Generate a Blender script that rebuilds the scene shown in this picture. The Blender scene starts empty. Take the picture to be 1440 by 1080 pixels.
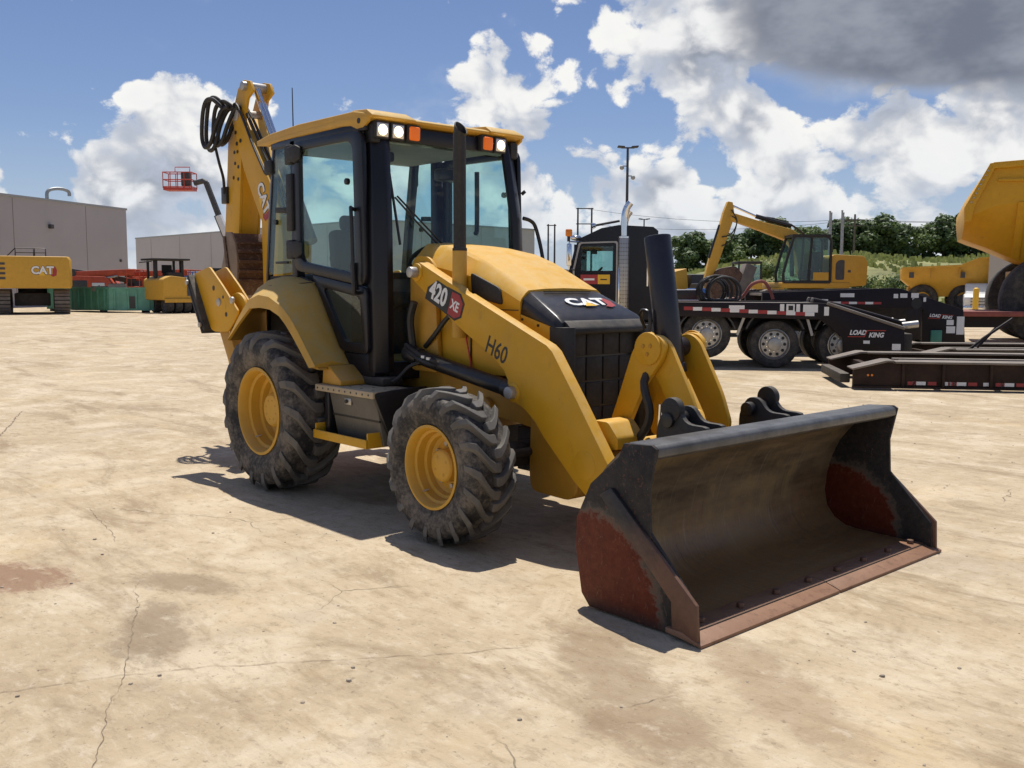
import bpy, bmesh, math, random
from mathutils import Vector, Matrix
random.seed(7)
SC = bpy.context.scene
COL = SC.collection
PI = math.pi
# ------------------------------------------------------------------ camera, sky, sun, exposure
CAM = Vector((6.8895, -4.5793, 1.6140))
RT = Vector((0.66570342, 0.74621082, 0.00289162))
UP = Vector((-0.0779101, 0.06564961, 0.99479653))
FW = Vector((-0.7421381, 0.66246475, -0.10184053))
cd = bpy.data.cameras.new('camera')
cam = bpy.data.objects.new('camera', cd); COL.objects.link(cam)
m = Matrix((RT, UP, -FW)).transposed().to_4x4(); m.translation = CAM
cam.matrix_world = m
cd.sensor_fit = 'HORIZONTAL'; cd.sensor_width = 36.0
cd.lens = 1344.29 / 1440 * 36.0
cd.clip_start = 0.05; cd.clip_end = 5000
SC.camera = cam
HEAD = math.atan2(0.7462, 0.6657)          # world angle of the street-side axis that runs along the yard (used as a building grid)
GX = Vector((math.cos(HEAD), math.sin(HEAD), 0)); GY = Vector((-math.sin(HEAD), math.cos(HEAD), 0))
def yard(lat, dep, z=0.0):
    """yard grid: metres across and metres deep, measured from the spot the photographer stands on"""
    return Vector((CAM.x, CAM.y, 0)) + GX*lat + GY*dep + Vector((0, 0, z))
SUNV = Vector((-0.255, 0.213, 1.0)).normalized()
sl = bpy.data.lights.new('sun', 'SUN'); sl.energy = 4.6; sl.angle = math.radians(0.53); sl.color = (1.0, 0.95, 0.87)
so = bpy.data.objects.new('sun', sl); COL.objects.link(so)
so.rotation_euler = (-SUNV).to_track_quat('-Z', 'Y').to_euler()
SC.view_settings.view_transform = 'Standard'; SC.view_settings.look = 'None'
SC.view_settings.exposure = 0.06; SC.view_settings.gamma = 1.0
SC.view_settings.use_curve_mapping = False

class NT:
    """small helper to write node trees as expressions"""
    def __init__(s, tree):
        s.t = tree; s.n = tree.nodes; s.l = tree.links
    def node(s, typ, **kw):
        nd = s.n.new(typ)
        for k, v in kw.items():
            setattr(nd, k, v)
        return nd
    def put(s, sock, v):
        if v is None: return
        if hasattr(v, 'is_linked') or hasattr(v, 'links'):
            s.l.new(v, sock)
        else:
            if sock.type == 'RGBA' and len(v) == 3: v = (*v, 1)
            sock.default_value = v
    def math(s, op, a, b=None, c=None, clamp=False):
        nd = s.node('ShaderNodeMath', operation=op, use_clamp=clamp)
        for i, v in enumerate((a, b, c)): s.put(nd.inputs[i], v) if v is not None else None
        return nd.outputs[0]
    def vmath(s, op, a, b=None, scale=None):
        nd = s.node('ShaderNodeVectorMath', operation=op)
        s.put(nd.inputs[0], a)
        if b is not None: s.put(nd.inputs[1], b)
        if scale is not None: s.put(nd.inputs['Scale'], scale)
        return nd.outputs['Value'] if op in ('DOT_PRODUCT', 'LENGTH', 'DISTANCE') else nd.outputs[0]
    def ss(s, x, a, b):
        nd = s.node('ShaderNodeMapRange', interpolation_type='SMOOTHSTEP')
        s.put(nd.inputs[0], x); nd.inputs[1].default_value = a; nd.inputs[2].default_value = b
        return nd.outputs[0]
    def lin(s, x, a, b, c=0.0, d=1.0):
        nd = s.node('ShaderNodeMapRange'); s.put(nd.inputs[0], x)
        for i, v in enumerate((a, b, c, d)): nd.inputs[i+1].default_value = v
        return nd.outputs[0]
    def noise(s, vec, scale, detail=4, rough=.55, dist=0.0, out='Fac'):
        nd = s.node('ShaderNodeTexNoise'); 
        if vec is not None: s.put(nd.inputs['Vector'], vec)
        nd.inputs['Scale'].default_value = scale; nd.inputs['Detail'].default_value = detail
        nd.inputs['Roughness'].default_value = rough; nd.inputs['Distortion'].default_value = dist
        return nd.outputs[out]
    def voro(s, vec, scale, feature='F1', out='Distance', rnd=1.0, smooth=None):
        nd = s.node('ShaderNodeTexVoronoi', feature=feature)
        if vec is not None: s.put(nd.inputs['Vector'], vec)
        nd.inputs['Scale'].default_value = scale
        if 'Randomness' in nd.inputs: nd.inputs['Randomness'].default_value = rnd
        if smooth is not None: nd.inputs['Smoothness'].default_value = smooth
        return nd.outputs[out]
    def mix(s, f, a, b, mode='MIX'):
        nd = s.node('ShaderNodeMix', data_type='RGBA', blend_type=mode)
        s.put(nd.inputs['Factor'], f); s.put(nd.inputs['A'], a); s.put(nd.inputs['B'], b)
        return nd.outputs['Result']
    def sep(s, v):
        nd = s.node('ShaderNodeSeparateXYZ'); s.put(nd.inputs[0], v); return nd.outputs
    def comb(s, x, y, z):
        nd = s.node('ShaderNodeCombineXYZ')
        for i, v in enumerate((x, y, z)): s.put(nd.inputs[i], v)
        return nd.outputs[0]

W = bpy.data.worlds.new('World'); SC.world = W; W.use_nodes = True
W.cycles.sampling_method = 'NONE'
SC.cycles.max_bounces = 8; SC.cycles.diffuse_bounces = 3; SC.cycles.glossy_bounces = 3; SC.cycles.transparent_max_bounces = 12
def build_sky():
    W.node_tree.nodes.clear()
    g = NT(W.node_tree)
    sky = g.node('ShaderNodeTexSky', sky_type='NISHITA', sun_disc=False)
    sky.sun_elevation = math.asin(SUNV.z); sky.sun_rotation = math.atan2(SUNV.x, SUNV.y)
    sky.air_density = 1.0; sky.dust_density = 0.2; sky.ozone_density = 4.0; sky.altitude = 100
    d = g.node('ShaderNodeTexCoord').outputs['Generated']
    hx = g.vmath('DOT_PRODUCT', d, tuple(GX)); hy = g.vmath('DOT_PRODUCT', d, tuple(GY)); hz = g.sep(d)[2]
    az = g.math('MULTIPLY', g.math('ARCTAN2', hx, hy), 180/PI)   # compass bearing in degrees from the yard's long axis
    el = g.math('MULTIPLY', g.math('ARCSINE', hz), 180/PI)
    pos = g.comb(az, el, 0)
    def banks(lst, flat=False):
        acc = None
        for (a, e, wa, we, k) in lst:
            mp = g.node('ShaderNodeMapping', vector_type='TEXTURE'); mp.inputs['Location'].default_value = (a, e, 0); mp.inputs['Scale'].default_value = (wa, we, 1)
            g.put(mp.inputs[0], pos)
            r2 = g.vmath('DOT_PRODUCT', mp.outputs[0], mp.outputs[0])
            if flat: r2 = g.math('MULTIPLY', r2, r2)
            ex = g.math('POWER', .3678794, r2)
            acc = g.math('MULTIPLY', ex, k) if acc is None else g.math('MULTIPLY_ADD', ex, k, acc)
        return acc
    acc = banks(CLOUD_BANKS)
    wv = g.noise(g.vmath('MULTIPLY', d, (1, 1, 1.3)), 9.0, 2, .5, out='Color')
    q0 = g.vmath('ADD', g.vmath('MULTIPLY', d, (1, 1, 1.3)), g.vmath('SCALE', g.vmath('SUBTRACT', wv, (.5, .5, .5)), scale=.05))
    n1 = g.noise(q0, 7.5, 8, .62)
    v1 = g.voro(q0, 20.0, 'SMOOTH_F1', smooth=.45)
    v2 = g.voro(q0, 52.0, 'F1')
    body = g.math('SUBTRACT', n1, g.math('MULTIPLY', v1, .20))
    b0 = g.math('SUBTRACT', body, g.math('MULTIPLY', v2, .115))
    # the same billows a little further towards the sun: thinner there = sunlit rim, thicker = own shade
    q1 = g.vmath('ADD', q0, (SUNV.x*.016, SUNV.y*.016, .040))
    n1b = g.noise(q1, 7.5, 4, .62); v1b = g.voro(q1, 20.0, 'SMOOTH_F1', smooth=.45)
    b1 = g.math('SUBTRACT', n1b, g.math('MULTIPLY', v1b, .20))
    fade = g.ss(el, -1.5, 2.5)
    D = g.math('MULTIPLY_ADD', acc, .185, g.math('SUBTRACT', b0, .415))
    alpha = g.math('MULTIPLY', g.ss(D, -0.008, 0.055), fade)
    thick = g.ss(D, 0.03, 0.24)
    rel = g.ss(g.math('SUBTRACT', b0, b1), -.17, .06)
    lit = g.mix(rel, (.62, .68, .80), (1.16, 1.15, 1.12))
    deep = g.mix(rel, (.36, .40, .49), (1.10, 1.10, 1.10))
    ccol = g.mix(thick, lit, deep)
    hz_ = g.math('SUBTRACT', 1.0, g.ss(el, 0.0, 9.0))              # distant banks pale out through the humid air
    ccol = g.mix(g.math('MULTIPLY', hz_, .45), ccol, (.74, .84, .97))
    # the thick rain-bearing cloud: only its grey base shows
    sh = banks(DARK_BANKS, True)
    n2 = g.noise(g.vmath('MULTIPLY', d, (1, 1, 1.8)), 6.0, 5, .60)
    dk = g.math('MULTIPLY_ADD', g.math('SUBTRACT', n2, .5), 1.9, sh)
    dk = g.ss(dk, .20, 1.05)
    base = g.mix(g.ss(n2, .40, .66), (.215, .24, .31), (.40, .435, .51))
    ccol = g.mix(dk, ccol, base)
    alpha = g.math('MAXIMUM', alpha, dk)
    hzf = g.math('MULTIPLY', g.math('SUBTRACT', 1.0, g.ss(el, -1.0, 10.0)), .62)
    skyc = g.mix(hzf, g.mix(1.0, sky.outputs[0], (.98, .93, 1.04), 'MULTIPLY'), (5.2, 6.4, 8.2))      # humid haze along the horizon
    bg1 = g.node('ShaderNodeBackground'); g.put(bg1.inputs[0], skyc); bg1.inputs[1].default_value = SKY_STRENGTH
    bg2 = g.node('ShaderNodeBackground'); g.put(bg2.inputs[0], ccol); bg2.inputs[1].default_value = CLOUD_STRENGTH
    mx = g.node('ShaderNodeMixShader'); g.put(mx.inputs[0], alpha)
    g.l.new(bg1.outputs[0], mx.inputs[1]); g.l.new(bg2.outputs[0], mx.inputs[2])
    out = g.node('ShaderNodeOutputWorld'); g.l.new(mx.outputs[0], out.inputs[0])
SKY_STRENGTH = 0.082; CLOUD_STRENGTH = 0.78
CLOUD_BANKS = [
    (-20.0, 4.6, 5.6, 3.4, 1.05), (-30.6, 5.6, 3.4, 2.6, 2.1), (-15, 3.4, 5, 2.6, .5), (-24.6, 8.2, 2.2, 1.8, -.7), (-26.5, 4.2, 1.6, 1.6, -.35), (-18.2, 10.4, 4.4, 1.8, 1.1), (-24.0, 15.8, 2.4, 1.2, .8), (-12, 4, 6, 3.0, .6),
    (-1.2, 12.4, 2.8, 2.8, 1.1), (-2.8, 17.0, 1.4, 1.8, .8), (3.0, 5.6, 6.2, 3.6, 1.15), (9.4, 5.4, 2.0, 1.7, .9), (0, 1.0, 50, 2.6, .6),
    (6.4, 16.4, 5.0, 3.2, 1.2), (9.4, 12.4, 2.8, 2.0, 1.0), (13.4, 15.4, 2.6, 2.6, .9), (13.6, 9.6, 3.8, 2.6, 1.1), (20.0, 7.4, 6.4, 2.6, 1.0), (27.5, 9.0, 6.4, 3.2, 1.2), (17, 3.6, 7, 1.8, .8),
    (-13, 15.4, 12.0, 3.6, -1.2), (-7.0, 12.0, 3.6, 2.6, -.6), (5.4, 9.4, 3.0, 2.0, -.9), (11.2, 6.4, 1.8, 1.8, -.8), (-27, 11.6, 5.5, 2.4, -.9), (18, 10.9, 3.6, 1.0, -.7),
]
DARK_BANKS = [(21.0, 14.8, 10.0, 4.2, 1.25), (35.0, 13.3, 14.0, 4.4, 1.1)]
build_sky()
# ------------------------------------------------------------------ mesh helpers
class MB:
    def __init__(s): s.bm = bmesh.new()
    def _faces(s, vs, fs):
        bv = [s.bm.verts.new(v) for v in vs]
        for f in fs:
            try: s.bm.faces.new([bv[i] for i in f])
            except ValueError: pass
        return s
    def box(s, c, size, rot=None):
        hx, hy, hz = size[0]/2, size[1]/2, size[2]/2
        vs = [Vector((x, y, z)) for x in (-hx, hx) for y in (-hy, hy) for z in (-hz, hz)]
        if rot is not None: vs = [rot @ v for v in vs]
        vs = [v + Vector(c) for v in vs]
        return s._faces(vs, [(0,1,3,2),(4,6,7,5),(0,4,5,1),(2,3,7,6),(0,2,6,4),(1,5,7,3)])
    def bb(s, x0, x1, y0, y1, z0, z1): return s.box(((x0+x1)/2, (y0+y1)/2, (z0+z1)/2), (x1-x0, y1-y0, z1-z0))
    def prism(s, poly, a, b, plane='xz', polyb=None):
        f = {'xz': lambda p, t: (p[0], t, p[1]), 'xy': lambda p, t: (p[0], p[1], t), 'yz': lambda p, t: (t, p[0], p[1])}[plane]
        n = len(poly); pb = polyb or poly
        vs = [f(p, a) for p in poly] + [f(p, b) for p in pb]
        fs = [tuple(range(n)), tuple(range(2*n-1, n-1, -1))] + [(i, (i+1) % n, n+(i+1) % n, n+i) for i in range(n)]
        return s._faces(vs, fs)
    def loft(s, secs, caps=True, closed=True):
        n = len(secs[0]); vs = [v for sec in secs for v in sec]; fs = []
        for k in range(len(secs)-1):
            for i in range(n if closed else n-1):
                j = (i+1) % n
                fs.append((k*n+i, k*n+j, (k+1)*n+j, (k+1)*n+i))
        if caps and closed:
            fs.append(tuple(range(n-1, -1, -1))); fs.append(tuple((len(secs)-1)*n+i for i in range(n)))
        return s._faces(vs, fs)
    def cyl(s, p0, p1, r0, r1=None, n=20, caps=True):
        p0, p1 = Vector(p0), Vector(p1); r1 = r0 if r1 is None else r1
        d = (p1-p0).normalized(); a = d.orthogonal().normalized(); b = d.cross(a)
        ring = lambda p, r: [p + (a*math.cos(t*2*PI/n) + b*math.sin(t*2*PI/n))*r for t in range(n)]
        return s.loft([ring(p0, r0), ring(p1, r1)], caps)
    def tube(s, pts, r, n=8, sub=4, caps=True):
        pts = [Vector(p) for p in pts]
        if sub > 1 and len(pts) > 2:
            out = []
            for i in range(len(pts)-1):
                p0 = pts[max(i-1, 0)]; p1 = pts[i]; p2 = pts[i+1]; p3 = pts[min(i+2, len(pts)-1)]
                for k in range(sub):
                    t = k/sub
                    out.append(.5*((2*p1) + (p2-p0)*t + (2*p0-5*p1+4*p2-p3)*t*t + (3*p1-p0-3*p2+p3)*t**3))
            out.append(pts[-1]); pts = out
        secs = []; prev = None
        for i, p in enumerate(pts):
            d = (pts[min(i+1, len(pts)-1)] - pts[max(i-1, 0)]).normalized()
            a = d.orthogonal().normalized() if prev is None else (prev - d*prev.dot(d)).normalized()
            prev = a; b = d.cross(a)
            secs.append([p + (a*math.cos(t*2*PI/n) + b*math.sin(t*2*PI/n))*r for t in range(n)])
        return s.loft(secs, caps)
    def lathe(s, prof, c=(0, 0, 0), axis='y', n=48, closed=False):
        """prof: (radius, along)"""
        c = Vector(c); secs = []
        for k in range(n):
            t = 2*PI*k/n; ct, st = math.cos(t), math.sin(t)
            if axis == 'y': secs.append([c + Vector((r*ct, h, r*st)) for r, h in prof])
            elif axis == 'z': secs.append([c + Vector((r*ct, r*st, h)) for r, h in prof])
            else: secs.append([c + Vector((h, r*ct, r*st)) for r, h in prof])
        secs.append(secs[0]); m = len(prof)
        vs = [v for sec in secs[:-1] for v in sec]; fs = []
        for k in range(n):
            k2 = (k+1) % n
            for i in range(m if closed else m-1):
                j = (i+1) % m
                fs.append((k*m+i, k*m+j, k2*m+j, k2*m+i))
        s._faces(vs, fs)
        bmesh.ops.remove_doubles(s.bm, verts=s.bm.verts, dist=1e-5) if any(abs(r) < 1e-6 for r, h in prof) else None
        return s
    def ball(s, c, r, n=10, sc=(1, 1, 1)):
        prof = [(max(1e-7, math.sin(PI*k/n))*r, -math.cos(PI*k/n)*r) for k in range(n+1)]
        t = MB(); t.lathe(prof, axis='z', n=2*n)
        vs = [Vector((v.co.x*sc[0], v.co.y*sc[1], v.co.z*sc[2])) + Vector(c) for v in t.bm.verts]
        t.bm.verts.index_update()
        fs = [tuple(v.index for v in f.verts) for f in t.bm.faces]; t.bm.free()
        return s._faces(vs, fs)
    def build(s, name, mat, parent=None, bevel=0.0, seg=2, smooth=True, ang=35, loc=None, rot=None, mats=None):
        bm = s.bm
        bmesh.ops.recalc_face_normals(bm, faces=bm.faces)
        if bevel > 0:
            es = [e for e in bm.edges if len(e.link_faces) == 2 and e.calc_face_angle(0) > math.radians(28)]
            if es: bmesh.ops.bevel(bm, geom=es, offset=bevel, segments=seg, profile=.5, affect='EDGES', clamp_overlap=True)
        me = bpy.data.meshes.new(name); bm.to_mesh(me); bm.free()
        me.materials.append(mat)
        if smooth:
            for p in me.polygons: p.use_smooth = True
            me.set_sharp_from_angle(angle=math.radians(ang))
        return link(name, me, parent, loc, rot)
def link(name, me, parent=None, loc=None, rot=None):
    o = bpy.data.objects.new(name, me); COL.objects.link(o)
    if parent is not None: o.parent = parent
    if loc is not None: o.location = loc
    if rot is not None: o.rotation_euler = rot
    return o
def tag(o, label=None, cat=None, group=None, kind=None):
    for k, v in (('label', label), ('category', cat), ('group', group), ('kind', kind)):
        if v: o[k] = v
    return o
def thing(name, label, cat, loc=(0, 0, 0), rotz=0.0, group=None):
    o = bpy.data.objects.new(name, None); COL.objects.link(o); o.empty_display_size = .3
    o.location = loc; o.rotation_euler = (0, 0, rotz)
    return tag(o, label, cat, group)
def copy_tree(o, parent=None):
    c = o.copy(); COL.objects.link(c); c.parent = parent
    for ch in list(o.children): copy_tree(ch, c)
    return c
def mirror_y(o, name=None, parent=None):
    """the same part on the other side of the machine (mirrored mesh data)"""
    me = o.data.copy(); me.transform(Matrix.Scale(-1, 4, Vector((0, 1, 0)))); me.flip_normals()
    c = bpy.data.objects.new(name or o.name.split('.')[0], me); COL.objects.link(c); c.parent = parent or o.parent
    for ch in list(o.children): mirror_y(ch, None, c)
    return c
def text_me(txt, size=1.0, bold=0.0, sx=1.0, shear=0.0, spacing=1.0, ext=0.0008, align='CENTER'):
    cu = bpy.data.curves.new('lettering', 'FONT'); cu.body = txt; cu.size = size; cu.offset = bold; cu.shear = shear
    cu.space_character = spacing; cu.align_x = align; cu.align_y = 'CENTER'; cu.extrude = ext; cu.resolution_u = 3
    o = bpy.data.objects.new('lettering', cu); COL.objects.link(o)
    dg = bpy.context.evaluated_depsgraph_get(); me = bpy.data.meshes.new_from_object(o.evaluated_get(dg))
    bpy.data.objects.remove(o); bpy.data.curves.remove(cu)
    me.transform(Matrix.Diagonal((sx, 1, 1, 1)))
    return me
def on_plane(me, origin, xdir, ydir):
    x = Vector(xdir).normalized(); y = Vector(ydir); y = (y - x*y.dot(x)).normalized(); z = x.cross(y)
    M = Matrix((x, y, z)).transposed().to_4x4(); M.translation = Vector(origin)
    me.transform(M); return me
def lettering(name, txt, mat, parent, origin, xdir, ydir, size, lift=.002, **kw):
    me = text_me(txt, size, **kw); x = Vector(xdir).normalized(); y = Vector(ydir); z = x.cross((y-x*y.dot(x)).normalized())
    on_plane(me, Vector(origin)+z*lift, xdir, ydir); me.materials.clear(); me.materials.append(mat)
    return link(name, me, parent)
def flat_poly(name, pts, mat, parent, origin, xdir, ydir, lift=.002, th=.0012):
    mb = MB(); mb.prism(pts, 0, th, 'xy')
    o = mb.build(name, mat, parent, smooth=False)
    x = Vector(xdir).normalized(); y = Vector(ydir); z = x.cross((y-x*y.dot(x)).normalized())
    on_plane(o.data, Vector(origin)+z*lift, xdir, ydir); return o
def cat_logo(parent, origin, xdir, ydir, h, lift=.002, black=True, sx=1.0):
    """white block letters, yellow triangle at the foot of the middle letter, red hexagon behind"""
    if black:
        lettering('logo_outline', 'CAT', M['decal_black'], parent, origin, xdir, ydir, h*1.36, lift, bold=h*.105, sx=.98*sx, spacing=1.0, ext=.0006)
    flat_poly('logo_hexagon', [(x*h*sx, y*h) for x, y in ((.95,-.62),(1.22,-.78),(1.62,-.62),(1.72,.1),(1.5,.52),(1.22,.55),(1.2,-.4))], M['decal_red'], parent, origin, xdir, ydir, lift+.0011)
    lettering('logo_letters', 'CAT', M['decal_white'], parent, origin, xdir, ydir, h*1.36, lift+.003, bold=h*.055, sx=.98*sx, spacing=1.0, ext=.0006)
    flat_poly('logo_triangle', [(-.42*h*sx, -.62*h), (.36*h*sx, -.62*h), (-.03*h*sx, -.05*h)], M['decal_yellow'], parent, origin, xdir, ydir, lift+.0042)
def Rz(a): return Matrix.Rotation(a, 3, 'Z')
def Ry(a): return Matrix.Rotation(a, 3, 'Y')
def Rx(a): return Matrix.Rotation(a, 3, 'X')
# ------------------------------------------------------------------ materials
M = {}
def mat(name):
    mt = bpy.data.materials.new(name); mt.use_nodes = True; M[name] = mt
    g = NT(mt.node_tree); b = mt.node_tree.nodes['Principled BSDF']
    return g, b
def bump(g, b, h, strength=.3, dist=.01):
    bp = g.node('ShaderNodeBump'); bp.inputs['Strength'].default_value = strength; bp.inputs['Distance'].default_value = dist
    g.put(bp.inputs['Height'], h); g.l.new(bp.outputs[0], b.inputs['Normal'])
def simple(name, col, rough=.5, metal=0.0, var=.12, scale=6.0, dust=0.0, dustcol=(.42, .35, .26), coat=0.0, bumpk=0.0, spec=.5, grime=0.0):
    """painted or plain surface with mottled tone, worn gloss and a dust film gathered on upward faces"""
    g, b = mat(name)
    p = g.node('ShaderNodeTexCoord').outputs['Object']
    n = g.noise(p, scale, 5, .6); n2 = g.noise(p, scale*7, 4, .6)
    c = g.mix(g.lin(n, .3, .7), tuple(x*(1-var) for x in col), tuple(min(1, x*(1+var)) for x in col))
    if grime > 0:      # grease and dirt rubbed into the paint, in ragged patches and runs
        gr = g.noise(g.vmath('MULTIPLY', p, (1, 1, .45)), scale*1.6, 7, .72)
        c = g.mix(g.math('MULTIPLY', g.ss(gr, .56, .74), grime), c, (.16, .095, .035))
        ch_ = g.noise(p, scale*11, 5, .7)
        c = g.mix(g.math('MULTIPLY', g.ss(ch_, .70, .74), grime), c, (.10, .07, .05))
    if dust > 0:
        up = g.sep(g.node('ShaderNodeNewGeometry').outputs['Normal'])[2]
        f = g.math('MULTIPLY', g.math('MULTIPLY_ADD', g.ss(up, .1, .95), .90, .10), g.lin(g.noise(p, scale*1.7, 6, .65), .32, .72, .15, 1.0))
        f = g.math('MULTIPLY', f, dust, clamp=True)
        c = g.mix(f, c, dustcol)
        g.put(b.inputs['Roughness'], g.math('MULTIPLY_ADD', f, .9-rough, g.lin(n2, .3, .7, rough*.85, min(1, rough*1.15))))
    else:
        g.put(b.inputs['Roughness'], g.lin(n2, .3, .7, rough*.85, min(1, rough*1.15)))
    g.put(b.inputs['Base Color'], c)
    b.inputs['Metallic'].default_value = metal; b.inputs['Specular IOR Level'].default_value = spec
    if coat: b.inputs['Coat Weight'].default_value = coat; b.inputs['Coat Roughness'].default_value = .12
    if bumpk: bump(g, b, n2, bumpk, .004)
    return M[name]
YEL = (.64, .335, .008)
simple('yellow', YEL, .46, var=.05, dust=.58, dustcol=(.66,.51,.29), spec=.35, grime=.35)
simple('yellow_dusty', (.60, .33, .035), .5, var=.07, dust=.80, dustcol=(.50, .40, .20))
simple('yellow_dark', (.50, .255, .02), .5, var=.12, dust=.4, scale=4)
simple('yellow_fade', (.62, .34, .03), .5, var=.06, dust=.35)
simple('black', (.012, .012, .014), .38, var=.2, dust=.12)
simple('black_matte', (.018, .018, .019), .62, var=.2, dust=.22)
simple('frame_black', (.008, .008, .012), .32, var=.2, dust=.06, spec=.4)
simple('chassis_dark', (.03, .026, .022), .7, var=.3, dust=.4)
simple('chrome', (.75, .75, .76), .12, 1.0, var=.04)
simple('chrome_dull', (.40, .385, .36), .38, .8, var=.15, dust=.15)
simple('steel', (.42, .41, .40), .4, .8, var=.15, dust=.2)
simple('pin_steel', (.46, .44, .41), .45, .5, var=.2)
simple('hose', (.014, .014, .015), .5, var=.2, dust=.18)
simple('navy_black', (.010, .011, .022), .34, var=.15, dust=.10)
simple('toolbox_brown', (.125, .112, .088), .55, var=.12, dust=.25)
simple('tan_plate', (.44, .35, .22), .75, var=.12, dust=.5)
simple('seat', (.02, .02, .021), .8, var=.2)
simple('interior_grey', (.10, .10, .10), .75, var=.1)
simple('headliner', (.30, .30, .29), .85, var=.05)
simple('decal_white', (.80, .80, .78), .5, var=.03)
simple('decal_black', (.012, .012, .012), .45, var=.05)
simple('decal_red', (.36, .035, .035), .5, var=.08)
simple('decal_yellow', (.80, .47, .03), .5, var=.04)
simple('red_paint', (.50, .045, .025), .45, var=.15, dust=.2)
simple('orange_red', (.58, .085, .03), .45, var=.15, dust=.2)
simple('blue_paint', (.03, .13, .42), .45, var=.15, dust=.2)
simple('green_bin', (.06, .24, .17), .6, var=.18, dust=.3, scale=2)
simple('green_bin_lit', (.13, .36, .27), .6, var=.18, dust=.3, scale=2)  # brighter copy of the bin green; light on the end face painted in
simple('truck_black', (.006, .006, .011), .22, var=.1, dust=.03, spec=.4)
simple('trailer_black', (.011, .007, .010), .55, var=.3, dust=.06, scale=3, spec=.3)
simple('deck_brown', (.034, .020, .014), .75, var=.4, dust=.3, dustcol=(.14, .10, .07), scale=3, spec=.25)
simple('deck_wear', (.17, .145, .125), .7, var=.3, dust=.3, scale=3)
simple('trailer_red', (.22, .05, .04), .6, var=.3, dust=.3, scale=3)
simple('white_paint', (.72, .73, .73), .4, var=.05, dust=.1)
simple('grey_paint', (.33, .34, .34), .5, var=.1)
simple('dark_grey', (.06, .06, .062), .6, var=.2, dust=.15)
simple('amber', (.75, .22, .02), .3, var=.1)
simple('galvanised', (.33, .35, .36), .5, .5, var=.15)
simple('pole_dark', (.06, .06, .065), .6, .3, var=.15)
simple('wood_pole', (.16, .13, .10), .85, var=.2)
simple('bark', (.05, .038, .028), .9, var=.3)
simple('spine_worn_sheen', (.10, .10, .10), .42, .3, var=.35, scale=9)  # worn grey with the spine's metallic highlight put into the colour
simple('lamp_bowl', (.75, .72, .66), .2, .6)
simple('crack_dark', (.22, .165, .115), .95, var=.3, scale=12)
simple('stone', (.33, .275, .21), .9, var=.3)
simple('cable', (.02, .02, .02), .6)
def emit(name, col, k):
    g, b = mat(name); b.inputs['Base Color'].default_value = (.8, .8, .8, 1)
    b.inputs['Emission Color'].default_value = (*col, 1); b.inputs['Emission Strength'].default_value = k
emit('lamp_on', (1, .90, .66), 14.0)
emit('lamp_glow', (1, .78, .46), 2.2)
emit('lamp_amber', (1, .22, .015), .25)
M['lamp_amber'].node_tree.nodes['Principled BSDF'].inputs['Base Color'].default_value = (.7, .12, .01, 1)
def glass(name, tint, refl=.9):
    mt = bpy.data.materials.new(name); mt.use_nodes = True; M[name] = mt
    g = NT(mt.node_tree); g.n.clear()
    tr = g.node('ShaderNodeBsdfTransparent'); tr.inputs[0].default_value = (*tint, 1)
    gl = g.node('ShaderNodeBsdfGlossy'); gl.inputs['Roughness'].default_value = .015; gl.inputs[0].default_value = (refl, refl, refl, 1)
    lw = g.node('ShaderNodeLayerWeight'); lw.inputs[0].default_value = .5
    frf = g.math('MULTIPLY_ADD', g.math('POWER', lw.outputs['Facing'], 5.0), .94, .045)
    df = g.node('ShaderNodeBsdfDiffuse'); df.inputs[0].default_value = (.42, .40, .36, 1)   # thin dust film
    mx = g.node('ShaderNodeMixShader'); g.put(mx.inputs[0], frf); g.l.new(tr.outputs[0], mx.inputs[1]); g.l.new(gl.outputs[0], mx.inputs[2])
    p = g.node('ShaderNodeTexCoord').outputs['Object']
    m2 = g.node('ShaderNodeMixShader'); g.put(m2.inputs[0], g.lin(g.noise(p, 5, 5, .6), .35, .75, .01, .04)); g.l.new(mx.outputs[0], m2.inputs[1]); g.l.new(df.outputs[0], m2.inputs[2])
    out = g.node('ShaderNodeOutputMaterial'); g.l.new(m2.outputs[0], out.inputs[0])
glass('cab_glass', (.80, .935, .925))
glass('truck_glass', (.70, .85, .84))
def tyre_mat(name, dust, a=.52, bb=.95):
    g, b = mat(name)
    p = g.node('ShaderNodeTexCoord').outputs['Object']
    n = g.noise(p, 5, 6, .65); n2 = g.noise(p, 40, 4, .6)
    c = g.mix(g.lin(n, .3, .7), (.016, .016, .017), (.032, .031, .030))
    d = g.math('MULTIPLY', g.ss(g.math('MULTIPLY_ADD', n2, .35, n), a, bb), dust)
    c = g.mix(d, c, (.26, .215, .165)); g.put(b.inputs['Base Color'], c)
    b.inputs['Roughness'].default_value = .78; bump(g, b, n2, .35, .004)
def lug_mat():
    g, b = mat('rubber_lug'); p = g.node('ShaderNodeTexCoord').outputs['Object']
    n = g.noise(p, 4, 4, .5); n2 = g.noise(p, 45, 4, .6); w = g.vmath('LENGTH', g.vmath('MULTIPLY', p, (1, 0, 1)))
    c = g.mix(g.lin(n, .3, .7), (.085, .080, .073), (.155, .143, .125)); c = g.mix(g.math('MULTIPLY', g.ss(n2, .55, .7), .4), c, (.20, .17, .135))
    g.put(b.inputs['Base Color'], c); b.inputs['Roughness'].default_value = .72; bump(g, b, n2, .2, .003)
tyre_mat('rubber', .75); lug_mat(); tyre_mat('rubber_clean', .25)
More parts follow.
